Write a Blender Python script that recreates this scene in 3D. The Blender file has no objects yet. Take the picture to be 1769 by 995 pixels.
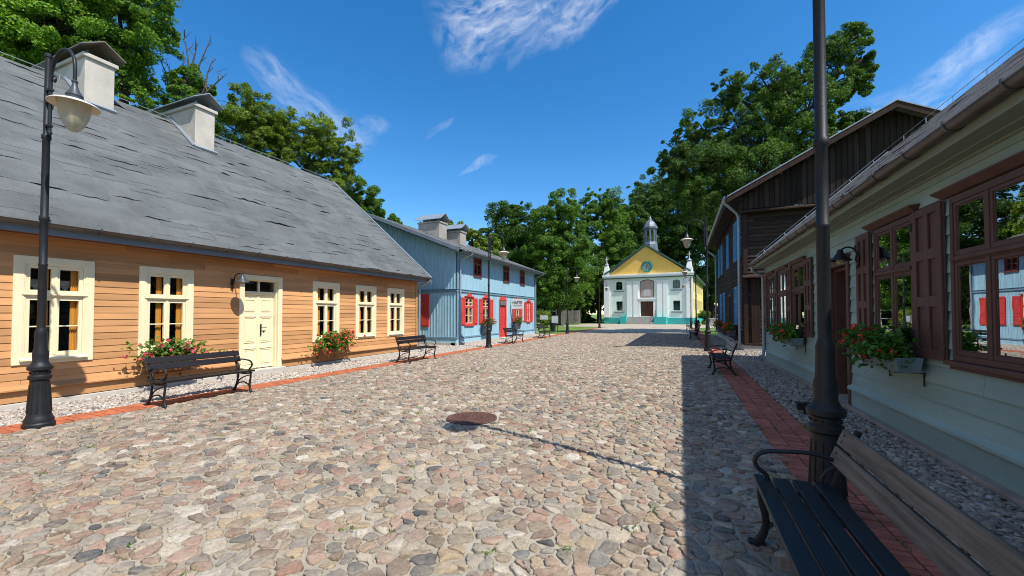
import bpy, bmesh, math, random
import numpy as np
from mathutils import Vector, Matrix, kdtree
R = math.radians
random.seed(7); rng = np.random.default_rng(11)
sc = bpy.context.scene
COL = sc.collection

# ------------------------------------------------------------------ camera, sky, sun, exposure
cd = bpy.data.cameras.new('camera'); cam = bpy.data.objects.new('camera', cd); COL.objects.link(cam)
cam.location = (0, 0, 1.6)
YAW = math.atan(291.5/700); PITCH = math.atan(16/700)
cam.rotation_euler = (R(90)+PITCH, 0, YAW)
cd.sensor_width = 36; cd.lens = 36*700/1769
cd.shift_y = 28.5/1769
cd.clip_start = .05; cd.clip_end = 3000
sc.camera = cam
SUNV = Vector((.66, -.235, 1.0)).normalized()          # towards the sun
EL = math.asin(SUNV.z); AZ = math.atan2(SUNV.x, SUNV.y)
sl = bpy.data.lights.new('sun', 'SUN'); sl.energy = 4.6; sl.angle = R(.53); sl.color = (1, .955, .88)
so = bpy.data.objects.new('sun', sl); COL.objects.link(so)
so.rotation_euler = (-SUNV).to_track_quat('-Z', 'Y').to_euler(); so.location = (20, -8, 40)

w = bpy.data.worlds.new('World'); sc.world = w; w.use_nodes = True
nt = w.node_tree; N = nt.nodes; L = nt.links
for n in list(N): N.remove(n)
def wn(t, **k):
    n = N.new(t)
    for a, b in k.items(): setattr(n, a, b)
    return n
sky = wn('ShaderNodeTexSky', sky_type='NISHITA', sun_disc=False, sun_elevation=EL, sun_rotation=AZ)
sky.air_density = 1.0; sky.dust_density = .25; sky.ozone_density = 3.0; sky.altitude = 100
hsv = wn('ShaderNodeHueSaturation'); hsv.inputs['Saturation'].default_value = 1.35; hsv.inputs['Value'].default_value = 1.0
L.new(sky.outputs[0], hsv.inputs['Color'])
tc = wn('ShaderNodeTexCoord')
def vm(op, a, b=None):
    n = wn('ShaderNodeVectorMath', operation=op)
    for i, x in enumerate((a, b)):
        if x is None: continue
        if isinstance(x, bpy.types.NodeSocket): L.new(x, n.inputs[i])
        else: n.inputs[i].default_value = x
    return n.outputs['Value'] if op == 'DOT_PRODUCT' else n.outputs[0]
def ma(op, a, b=None, c=None, clamp=False):
    n = wn('ShaderNodeMath', operation=op); n.use_clamp = clamp
    for i, x in enumerate((a, b, c)):
        if x is None: continue
        if isinstance(x, bpy.types.NodeSocket): L.new(x, n.inputs[i])
        else: n.inputs[i].default_value = x
    return n.outputs[0]
D = tc.outputs['Generated']
warp = wn('ShaderNodeTexNoise'); warp.inputs['Scale'].default_value = 5; warp.inputs['Detail'].default_value = 5
L.new(D, warp.inputs['Vector'])
wv = vm('SUBTRACT', warp.outputs['Color'], (.5, .5, .5))
wsc = wn('ShaderNodeVectorMath', operation='SCALE'); L.new(wv, wsc.inputs[0]); wsc.inputs['Scale'].default_value = .17
D2 = vm('ADD', D, wsc.outputs[0])
total = None
# cirrus wisps: direction in the sky, long axis tilt, half-length, half-width, strength
CL = [((-.325, .725, .615), 15, .17, .10, .95), ((-.20, .785, .59), 25, .14, .05, .8),
      ((-.285, .775, .565), 70, .07, .025, .5),
      ((-.712, .548, .432), -35, .07, .05, .6), ((-.665, .62, .405), -8, .10, .05, .65), ((-.605, .67, .428), 10, .05, .025, .45),
      ((-.440, .838, .327), 18, .06, .010, .5), ((.40, .835, .385), 20, .10, .028, .75), ((.345, .880, .330), 18, .13, .045, .6),
      ((.52, .77, .35), 15, .12, .03, .3), ((-.5, .77, .42), 30, .05, .012, .35)]
for c, tilt, a, b, s in CL:
    c = Vector(c).normalized(); e1 = Vector((c.y, -c.x, 0)).normalized(); e2 = e1.cross(c); e2 = e2 if e2.z > 0 else -e2
    t1 = e1*math.cos(R(tilt))+e2*math.sin(R(tilt)); t2 = -e1*math.sin(R(tilt))+e2*math.cos(R(tilt))
    u = ma('MULTIPLY', vm('DOT_PRODUCT', D2, tuple(t1)), 1/a); u = ma('SUBTRACT', u, c.dot(t1)/a)
    v = ma('MULTIPLY', vm('DOT_PRODUCT', D2, tuple(t2)), 1/b); v = ma('SUBTRACT', v, c.dot(t2)/b)
    q = ma('ADD', ma('MULTIPLY', u, u), ma('MULTIPLY', v, v))
    m = ma('SUBTRACT', 1.0, q, clamp=True)
    f = ma('GREATER_THAN', vm('DOT_PRODUCT', D, tuple(c)), 0.3)
    cmb = wn('ShaderNodeCombineXYZ')
    L.new(ma('MULTIPLY', u, 2.2*a/.12), cmb.inputs[0]); L.new(ma('MULTIPLY', v, 1.9*b/.05), cmb.inputs[1]); cmb.inputs[2].default_value = a*37
    ns = wn('ShaderNodeTexNoise'); ns.inputs['Scale'].default_value = 1.5; ns.inputs['Detail'].default_value = 6
    ns.inputs['Roughness'].default_value = .55; ns.inputs['Distortion'].default_value = .15
    L.new(cmb.outputs[0], ns.inputs['Vector'])
    nn = ma('MULTIPLY_ADD', ns.outputs[0], 1.9, -.62, clamp=True)
    m = ma('MULTIPLY', ma('MULTIPLY', ma('POWER', m, 1.3), nn), ma('MULTIPLY', f, s*.53))
    total = m if total is None else ma('MAXIMUM', total, m)
vd = Vector((-.30, -.90, .30)).normalized()  # unseen cloud veil behind the camera, added as neutral fill for the shade
vmk = ma('MULTIPLY_ADD', vm('DOT_PRODUCT', D2, tuple(vd)), 2.2, -.15, clamp=True)
vn = wn('ShaderNodeTexNoise'); vn.inputs['Scale'].default_value = 3.5; vn.inputs['Detail'].default_value = 8; vn.inputs['Roughness'].default_value = .6
L.new(D2, vn.inputs['Vector'])
fill_veil = ma('MULTIPLY', vmk, ma('MULTIPLY_ADD', vn.outputs[0], .80, -.19, clamp=True))
total = ma('MAXIMUM', total, fill_veil)
mix = wn('ShaderNodeMixRGB'); mix.inputs['Color2'].default_value = (7.6, 7.5, 7.3, 1)
L.new(total, mix.inputs['Fac']); L.new(hsv.outputs[0], mix.inputs['Color1'])
bg = wn('ShaderNodeBackground'); bg.inputs['Strength'].default_value = .142
L.new(mix.outputs[0], bg.inputs['Color'])
ow = wn('ShaderNodeOutputWorld'); L.new(bg.outputs[0], ow.inputs[0])
sc.cycles.filter_width = 1.0
vs = sc.view_settings
vs.view_transform = 'Standard'; vs.look = 'None'; vs.exposure = 0.5; vs.gamma = 1; vs.use_curve_mapping = False

# ------------------------------------------------------------------ materials
def newmat(name):
    m = bpy.data.materials.new(name); m.use_nodes = True
    nt = m.node_tree; b = nt.nodes['Principled BSDF']; b.inputs['IOR'].default_value = 1.45
    return m, nt, b
def ramp(nt, stops, interp='LINEAR'):
    r = nt.nodes.new('ShaderNodeValToRGB'); cr = r.color_ramp; cr.interpolation = interp
    while len(cr.elements) < len(stops): cr.elements.new(.5)
    for e, (p, c) in zip(cr.elements, stops): e.position = p; e.color = (*c, 1)
    return r
def noise(nt, scale, detail=4, rough=.55, coord='Object', stretch=None, dist=0):
    t = nt.nodes.new('ShaderNodeTexCoord'); n = nt.nodes.new('ShaderNodeTexNoise')
    n.inputs['Scale'].default_value = scale; n.inputs['Detail'].default_value = detail
    n.inputs['Roughness'].default_value = rough; n.inputs['Distortion'].default_value = dist
    if stretch:
        mp = nt.nodes.new('ShaderNodeMapping'); mp.inputs['Scale'].default_value = stretch
        nt.links.new(t.outputs[coord], mp.inputs[0]); nt.links.new(mp.outputs[0], n.inputs['Vector'])
    else: nt.links.new(t.outputs[coord], n.inputs['Vector'])
    return n
def bump(nt, b, h, strength=.3, dist=.01):
    bp = nt.nodes.new('ShaderNodeBump'); bp.inputs['Strength'].default_value = strength; bp.inputs['Distance'].default_value = dist
    nt.links.new(h, bp.inputs['Height']); nt.links.new(bp.outputs[0], b.inputs['Normal'])
def mixc(nt, f, a, b, bt='MIX'):
    m = nt.nodes.new('ShaderNodeMixRGB'); m.blend_type = bt
    for i, x in enumerate((f, a, b)):
        if isinstance(x, bpy.types.NodeSocket): nt.links.new(x, m.inputs[i])
        elif isinstance(x, (int, float)): m.inputs[i].default_value = x
        else: m.inputs[i].default_value = (*x, 1)
    return m.outputs[0]
def island(nt):
    return nt.nodes.new('ShaderNodeNewGeometry').outputs['Random Per Island']
def paint(name, c, var=.12, scale=3, rough=.55, grain=(1, 1, 1), bs=.15, isl=0, metal=0, spec=.4, fine=60):
    m, nt, b = newmat(name)
    n = noise(nt, scale, 6, .6, stretch=grain)
    d = tuple(x*(1-var*1.6) for x in c); l = tuple(min(1, x*(1+var)) for x in c)
    r = ramp(nt, [(.25, d), (.75, l)]); nt.links.new(n.outputs[0], r.inputs[0]); out = r.outputs[0]
    if isl:
        ii = ramp(nt, [(0, (1-isl,)*3), (1, (1+isl*.3,)*3)]); nt.links.new(island(nt), ii.inputs[0])
        out = mixc(nt, 1.0, out, ii.outputs[0], 'MULTIPLY')
    nt.links.new(out, b.inputs['Base Color'])
    b.inputs['Roughness'].default_value = rough; b.inputs['Metallic'].default_value = metal
    b.inputs['Specular IOR Level'].default_value = spec
    f = noise(nt, fine, 5, .65, stretch=grain); bump(nt, b, f.outputs[0], bs, .006)
    return m
M = {}
M['yboard'] = paint('ochre_board_paint', (.62, .32, .135), .20, 1.1, .62, (3, .35, 3), .3, .30, spec=.22)
M['cream'] = paint('cream_paint', (.80, .70, .45), .05, 3, .5, (1, 1, 1), .1, spec=.3)
M['cdoor'] = paint('cream_door_paint', (.84, .74, .47), .04, 3, .5, bs=.08, spec=.3)
M['blue'] = paint('blue_board_paint', (.34, .55, .64), .14, 1.8, .6, (3, 3, .5), .25, .12, spec=.25)
M['blued'] = paint('blue_trim_paint', (.16, .27, .34), .1, 2, .6, spec=.25)
M['red'] = paint('red_paint', (.60, .055, .045), .1, 4, .5, spec=.3)
M['redbrown'] = paint('rust_red_paint', (.20, .045, .03), .15, 4, .5)
M['rwall'] = paint('pale_green_grey_paint', (.29, .40, .365), .12, 1.5, .6, (2, .4, 2), .2, .1, spec=.3)
M['soffit'] = paint('soffit_paint', (.23, .27, .21), .08, 1.5, .6, (2, .3, 2), .15)
M['brown'] = paint('brown_shutter_paint', (.105, .05, .038), .16, 3, .55, (2, 2, .6), .2, spec=.35)
M['brownd'] = paint('dark_brown_paint', (.075, .035, .028), .15, 4, .5, spec=.35)
M['darkwood'] = paint('tarred_dark_board', (.06, .042, .031), .35, 2.5, .8, (1, .3, 6), .5, .5, spec=.2)
M['darkv'] = paint('tarred_upright_board', (.034, .024, .018), .35, 2.5, .8, (4, 4, .3), .5, .6, spec=.2)
M['darkpost'] = paint('brown_post', (.045, .026, .019), .3, 2.5, .8, (4, 4, .4), .5, spec=.2)
M['winblue'] = paint('bright_blue_paint', (.06, .30, .58), .12, 4, .5)
M['mint'] = paint('mint_render', (.72, .84, .78), .06, .5, .85, bs=.15, spec=.2)
M['lead'] = paint('blue_grey_lead', (.15, .175, .21), .2, 2, .5, bs=.15, metal=.2)
M['dgreen'] = paint('clock_green', (.03, .21, .17), .12, 3, .6)
M['white'] = paint('white_trim_paint', (.82, .84, .82), .04, 2, .6)
M['teal'] = paint('teal_plinth_paint', (.05, .40, .38), .08, 1, .7)
M['yrend'] = paint('yellow_gable_render', (.82, .53, .13), .07, .6, .85, bs=.15, spec=.2)
M['yflank'] = paint('pale_yellow_render', (.78, .66, .27), .05, .6, .85, bs=.15, spec=.2)
M['greentrim'] = paint('dark_green_trim', (.03, .11, .085), .1, 2, .5)
M['chroof'] = paint('grey_sheet_roof', (.22, .24, .25), .1, 1, .5)
M['zinc'] = paint('grey_zinc', (.30, .34, .38), .12, 3, .45, bs=.1, metal=.35)
M['zincd'] = paint('weathered_zinc', (.20, .17, .135), .3, 2, .55, (1, 1, 1), .15, metal=.3)
M['gutter'] = paint('brown_zinc_gutter', (.115, .10, .088), .25, 3, .45, bs=.12, metal=.35)
M['fascia'] = paint('grey_fascia', (.155, .19, .225), .1, 2, .55, bs=.1)
M['soffd'] = paint('brown_soffit', (.14, .045, .02), .1, 2, .6)
M['iron'] = paint('black_iron', (.015, .016, .018), .25, 6, .5, bs=.2, spec=.35)
M['irong'] = paint('grey_iron', (.05, .06, .072), .2, 6, .4, bs=.15, spec=.5)
M['bslat'] = paint('black_brown_slat', (.016, .011, .009), .35, 5, .42, (3, .25, 3), .35, .3, spec=.5)
M['wslat'] = paint('weathered_slat', (.165, .135, .105), .5, 5, .6, (6, .3, 6), 1.0, .15, fine=30)
M['dslat'] = paint('dark_seat_slat', (.012, .0115, .0115), .4, 5, .38, (3, .25, 3), .5, .3, spec=.55)
M['plinth'] = paint('pale_concrete', (.50, .46, .40), .12, 4, .9, bs=.4)
M['plinthd'] = paint('tan_concrete', (.33, .27, .22), .15, 4, .9, bs=.4)
M['stonestep'] = paint('grey_stone_step', (.38, .36, .33), .12, 3, .9, bs=.3)
M['stucco'] = paint('chimney_render', (.50, .455, .39), .16, 1.6, .92, bs=.5, spec=.15)
M['stuccog'] = paint('grey_chimney_render', (.35, .315, .275), .16, 1.6, .92, bs=.5, spec=.15)
M['rust'] = paint('rusty_iron', (.115, .055, .04), .3, 14, .75, bs=.6)
M['boxbrown'] = paint('rust_planter', (.20, .075, .035), .15, 5, .6)
M['boxgrey'] = paint('grey_planter', (.16, .22, .24), .12, 5, .6)
M['boxdark'] = paint('slate_planter', (.07, .10, .13), .12, 5, .6)
M['board'] = paint('notice_sheet', (.42, .48, .50), .2, 9, .5)
M['fence'] = paint('silver_grey_paling', (.34, .32, .28), .2, 2, .9, bs=.3, isl=.3)
M['black'] = paint('black_paint', (.015, .015, .017), .2, 4, .5)
M['letter'] = paint('black_lettering', (.03, .03, .03), .05, 4, .6)
M['signw'] = paint('white_sign_board', (.80, .79, .75), .03, 4, .5)
M['greysign'] = paint('grey_lettering_panel', (.17, .15, .12), .5, 30, .7)
M['wooddoor'] = paint('brown_wood_door', (.10, .042, .022), .3, 2, .6, (4, 4, .4))
M['dial'] = paint('clock_dial', (.30, .38, .38), .15, 3, .6)
M['bark'] = paint('bark', (.06, .048, .036), .35, 3, .95, (3, 3, .5), 1.0, fine=14, spec=.1)
M['deadbark'] = paint('dead_bark', (.10, .085, .075), .3, 3, .95, (3, 3, .5), .8, fine=14)
M['curtain'] = paint('orange_curtain', (.72, .32, .04), .18, 6, .9, (10, 10, .3), .3)
M['lace'] = paint('lace_curtain', (.30, .29, .26), .3, 12, .9)
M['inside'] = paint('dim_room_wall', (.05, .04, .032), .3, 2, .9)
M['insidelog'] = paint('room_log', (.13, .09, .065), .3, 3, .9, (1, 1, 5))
M['hyd'] = paint('red_hydrant_paint', (.50, .03, .025), .1, 6, .4)

def glass(name, tint, base, ior, rough=.0):
    m, nt, b = newmat(name); nt.nodes.remove(b)
    g = nt.nodes.new('ShaderNodeBsdfGlossy'); g.inputs['Roughness'].default_value = rough; g.inputs['Color'].default_value = (.95, .97, 1, 1)
    t = nt.nodes.new('ShaderNodeBsdfTransparent'); t.inputs['Color'].default_value = (*tint, 1)
    lw = nt.nodes.new('ShaderNodeLayerWeight'); lw.inputs['Blend'].default_value = .5
    fr = nt.nodes.new('ShaderNodeMath'); fr.operation = 'POWER'; fr.inputs[1].default_value = ior; nt.links.new(lw.outputs['Facing'], fr.inputs[0])
    nz = noise(nt, 2.2, 2, .5); bp = nt.nodes.new('ShaderNodeBump'); bp.inputs['Strength'].default_value = .02; bp.inputs['Distance'].default_value = .02
    nt.links.new(nz.outputs[0], bp.inputs['Height']); nt.links.new(bp.outputs[0], g.inputs['Normal'])
    ad = nt.nodes.new('ShaderNodeMath'); ad.operation = 'ADD'; ad.use_clamp = True; ad.inputs[1].default_value = base
    nt.links.new(fr.outputs[0], ad.inputs[0])
    mx = nt.nodes.new('ShaderNodeMixShader'); nt.links.new(ad.outputs[0], mx.inputs[0]); nt.links.new(t.outputs[0], mx.inputs[1]); nt.links.new(g.outputs[0], mx.inputs[2])
    nt.links.new(mx.outputs[0], nt.nodes['Material Output'].inputs[0])
    return m
M['pane'] = glass('window_pane', (.92, .95, .93), 0.04, 4.5)
M['paner'] = glass('old_reflecting_pane', (.62, .64, .58), .38, 2.5)
M['paned'] = glass('dark_pane', (.35, .38, .38), .08, 4)
m, nt, b = newmat('amber_lamp_globe'); M['globe'] = m
b.inputs['Base Color'].default_value = (.64, .57, .40, 1); b.inputs['Roughness'].default_value = .16
b.inputs['Transmission Weight'].default_value = .55; b.inputs['IOR'].default_value = 1.2; b.inputs['Alpha'].default_value = .86
M['shadein'] = paint('cream_lamp_shade', (.60, .54, .47), .08, 5, .45)

# torn felt roofing
def roofmat(name, c, tint):
    m, nt, b = newmat(name)
    n = noise(nt, .8, 9, .7); r = ramp(nt, [(.3, tuple(x*.72 for x in c)), (.5, c), (.7, tuple(x*1.22 for x in c))]); nt.links.new(n.outputs[0], r.inputs[0])
    sp = noise(nt, 55, 4, .7); r2 = ramp(nt, [(.3, (.72, .72, .72)), (.7, (1.12, 1.12, 1.12))]); nt.links.new(sp.outputs[0], r2.inputs[0])
    o = mixc(nt, 1, r.outputs[0], r2.outputs[0], 'MULTIPLY')
    ii = ramp(nt, [(0, (.86,)*3), (1, (1.08, 1.07, 1.05))]); nt.links.new(island(nt), ii.inputs[0])
    o = mixc(nt, 1, o, ii.outputs[0], 'MULTIPLY')
    nt.links.new(o, b.inputs['Base Color']); b.inputs['Roughness'].default_value = .85; b.inputs['Specular IOR Level'].default_value = .25
    f = noise(nt, 16, 7, .7); bump(nt, b, f.outputs[0], .55, .02)
    return m
M['roof'] = roofmat('grey_felt_roof', (.122, .130, .130), 0)
M['roofr'] = roofmat('brown_grey_felt_roof', (.14, .132, .125), 0)

def leafmat(name, stops, trans=.35):
    m, nt, b = newmat(name); nt.nodes.remove(b)
    r = ramp(nt, stops); nt.links.new(island(nt), r.inputs[0])
    nz = noise(nt, .35, 3, .6); r2 = ramp(nt, [(.3, (.72, .74, .7)), (.7, (1.25, 1.2, 1.1))]); nt.links.new(nz.outputs[0], r2.inputs[0])
    c = mixc(nt, 1, r.outputs[0], r2.outputs[0], 'MULTIPLY')
    oi = nt.nodes.new('ShaderNodeObjectInfo'); r3 = ramp(nt, [(0, (.85, .88, .85)), (1, (1.12, 1.1, 1.0))]); nt.links.new(oi.outputs['Random'], r3.inputs[0])
    c = mixc(nt, 1, c, r3.outputs[0], 'MULTIPLY')
    d = nt.nodes.new('ShaderNodeBsdfPrincipled'); d.inputs['Roughness'].default_value = .55; d.inputs['Specular IOR Level'].default_value = .22
    nt.links.new(c, d.inputs['Base Color'])
    t = nt.nodes.new('ShaderNodeBsdfTranslucent'); nt.links.new(mixc(nt, 1, c, (1.45, 1.5, .5), 'MULTIPLY'), t.inputs['Color'])
    mx = nt.nodes.new('ShaderNodeMixShader'); mx.inputs[0].default_value = trans
    nt.links.new(d.outputs[0], mx.inputs[1]); nt.links.new(t.outputs[0], mx.inputs[2])
    nt.links.new(mx.outputs[0], nt.nodes['Material Output'].inputs[0])
    return m
M['leafm'] = leafmat('maple_leaves', [(0, (0.074, 0.164, 0.023)), (.5, (0.139, 0.270, 0.036)), (.85, (0.213, 0.360, 0.048)), (1, (0.360, 0.443, 0.065))])
M['leafo'] = leafmat('yellow_green_leaves', [(0, (.07, .135, .02)), (.5, (.135, .22, .03)), (.85, (.23, .29, .04)), (1, (.31, .29, .06))])
M['leafd'] = leafmat('dark_oak_leaves', [(0, (0.027, 0.070, 0.015)), (.6, (0.057, 0.122, 0.022)), (1, (0.115, 0.197, 0.036))], .28)
M['leafb'] = leafmat('mid_green_leaves', [(0, (0.054, 0.132, 0.021)), (.6, (0.108, 0.217, 0.034)), (1, (0.201, 0.310, 0.050))])
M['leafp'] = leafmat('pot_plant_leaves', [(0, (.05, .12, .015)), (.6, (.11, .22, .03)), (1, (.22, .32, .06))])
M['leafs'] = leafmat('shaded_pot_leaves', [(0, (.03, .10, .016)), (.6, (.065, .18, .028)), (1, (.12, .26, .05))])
def petal(name, stops):
    m, nt, b = newmat(name); r = ramp(nt, stops); nt.links.new(island(nt), r.inputs[0])
    nt.links.new(r.outputs[0], b.inputs['Base Color']); b.inputs['Roughness'].default_value = .6; return m
M['petal'] = petal('red_petals', [(0, (.55, .02, .02)), (.6, (.75, .04, .03)), (1, (.8, .12, .08))])
M['petalp'] = petal('pink_red_petals', [(0, (.65, .03, .04)), (.5, (.8, .06, .16)), (1, (.85, .20, .22))])

# stones, pebbles, sand, grass, brick
def stonemat(name, stops, dark=1.0):
    m, nt, b = newmat(name)
    r = ramp(nt, stops); nt.links.new(island(nt), r.inputs[0])
    n = noise(nt, 26, 8, .72); r2 = ramp(nt, [(.28, (.58, .57, .56)), (.5, (1, 1, 1)), (.75, (1.35, 1.32, 1.27))]); nt.links.new(n.outputs[0], r2.inputs[0])
    g = noise(nt, 130, 3, .7); r3 = ramp(nt, [(.33, (.6, .6, .6)), (.6, (1.12, 1.12, 1.12))]); nt.links.new(g.outputs[0], r3.inputs[0])
    c = mixc(nt, 1, mixc(nt, 1, r.outputs[0], r2.outputs[0], 'MULTIPLY'), r3.outputs[0], 'MULTIPLY')
    du = noise(nt, 3.5, 6, .7); r4 = ramp(nt, [(.45, (0, 0, 0)), (.75, (.62,)*3)]); nt.links.new(du.outputs[0], r4.inputs[0])
    c = mixc(nt, r4.outputs[0], c, (.42, .36, .275))
    nt.links.new(c, b.inputs['Base Color']); b.inputs['Roughness'].default_value = .75; b.inputs['Specular IOR Level'].default_value = .18
    bump(nt, b, n.outputs[0], .6, .02)
    return m
ST = [(0, (0.250, 0.146, 0.105)), (.08, (0.364, 0.249, 0.187)), (.16, (0.214, 0.165, 0.124)), (.25, (0.393, 0.298, 0.192)), (.34, (0.204, 0.179, 0.147)), (.42, (0.333, 0.280, 0.220)),
      (.50, (0.090, 0.090, 0.090)), (.55, (0.268, 0.174, 0.127)), (.63, (0.258, 0.222, 0.160)), (.72, (0.442, 0.375, 0.286)), (.79, (0.179, 0.174, 0.162)), (.84, (0.328, 0.226, 0.162)), (.90, (0.173, 0.123, 0.091)), (.95, (0.500, 0.449, 0.370)), (1, (0.322, 0.252, 0.192))]
M['cobble'] = stonemat('cobble_stone', ST)
m, nt, b = newmat('sandy_joint'); M['sand'] = m
n = noise(nt, 2.5, 8, .7); r = ramp(nt, [(.3, (.27, .235, .18)), (.7, (.43, .385, .31))]); nt.links.new(n.outputs[0], r.inputs[0])
g = noise(nt, 160, 3, .8); r2 = ramp(nt, [(.3, (.6, .6, .58)), (.65, (1.15, 1.14, 1.12))]); nt.links.new(g.outputs[0], r2.inputs[0])
c = mixc(nt, 1, r.outputs[0], r2.outputs[0], 'MULTIPLY')
mo = noise(nt, 1.3, 5, .65); r3 = ramp(nt, [(.62, (0, 0, 0)), (.78, (.6,)*3)]); nt.links.new(mo.outputs[0], r3.inputs[0])
c = mixc(nt, r3.outputs[0], c, (.16, .17, .07)); nt.links.new(c, b.inputs['Base Color']); b.inputs['Roughness'].default_value = .95
bump(nt, b, g.outputs[0], .5, .01)
# far cobbles (too far for single stones): cells
m, nt, b = newmat('far_cobbles'); M['farcob'] = m
t = nt.nodes.new('ShaderNodeTexCoord'); v = nt.nodes.new('ShaderNodeTexVoronoi'); v.inputs['Scale'].default_value = 5.2; nt.links.new(t.outputs['Object'], v.inputs['Vector'])
sx = nt.nodes.new('ShaderNodeSeparateColor'); nt.links.new(v.outputs['Color'], sx.inputs[0]); r = ramp(nt, ST); nt.links.new(sx.outputs[0], r.inputs[0])
v2 = nt.nodes.new('ShaderNodeTexVoronoi'); v2.feature = 'DISTANCE_TO_EDGE'; v2.inputs['Scale'].default_value = 5.2; nt.links.new(t.outputs['Object'], v2.inputs['Vector'])
r2 = ramp(nt, [(.08, (1, 1, 1)), (.16, (0, 0, 0))]); nt.links.new(v2.outputs[0], r2.inputs[0])
nt.links.new(mixc(nt, r2.outputs[0], r.outputs[0], (.42, .37, .29)), b.inputs['Base Color']); b.inputs['Roughness'].default_value = .85
PB = [(0, (.36, .30, .25)), (.2, (.50, .45, .39)), (.4, (.30, .24, .20)), (.55, (.58, .54, .48)), (.7, (.22, .19, .17)), (.82, (.45, .34, .27)), (.92, (.66, .62, .56)), (1, (.33, .30, .28))]
M['pebble'] = stonemat('river_pebbles', PB)
M['gravelbed_shade'] = paint('shaded_gravel_bed', (.05, .045, .04), .3, 20, .95, bs=.8)  # right-hand bed: dark shade between the pebbles put into the colour
M['pebble_shade'] = stonemat('shaded_river_pebbles', [(p, tuple(.78*x for x in c)) for p, c in PB])  # same pebbles darkened for the right strip, its shade put into the colour
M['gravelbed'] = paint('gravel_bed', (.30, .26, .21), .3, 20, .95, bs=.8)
M['brickR'] = paint('red_clinker', (.46, .145, .095), .22, 5, .8, bs=.5, isl=.3)
M['brickL'] = paint('orange_red_clinker', (.46, .135, .06), .15, 5, .8, bs=.4, isl=.22)
m, nt, b = newmat('mown_grass'); M['grass'] = m
n = noise(nt, .5, 6, .6); r = ramp(nt, [(.3, (.075, .15, .022)), (.7, (.17, .26, .045))]); nt.links.new(n.outputs[0], r.inputs[0])
g = noise(nt, 30, 5, .8); r2 = ramp(nt, [(.3, (.6, .6, .6)), (.7, (1.2, 1.2, 1.1))]); nt.links.new(g.outputs[0], r2.inputs[0])
nt.links.new(mixc(nt, 1, r.outputs[0], r2.outputs[0], 'MULTIPLY'), b.inputs['Base Color']); b.inputs['Roughness'].default_value = .9; bump(nt, b, g.outputs[0], 1, .06)
M['path'] = paint('sandy_path', (.50, .44, .36), .08, 1, .95, bs=.3)
m, nt, b = newmat('faded_mural'); M['mural'] = m
n = noise(nt, 1.6, 6, .7); r = ramp(nt, [(.25, (.20, .16, .18)), (.42, (.42, .26, .18)), (.55, (.36, .32, .33)), (.68, (.50, .36, .24)), (.8, (.22, .20, .25))]); nt.links.new(n.outputs[0], r.inputs[0])
nt.links.new(r.outputs[0], b.inputs['Base Color']); b.inputs['Roughness'].default_value = .8
M['muralw'] = paint('faded_white_paint', (.52, .49, .50), .15, 3, .8)

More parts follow.
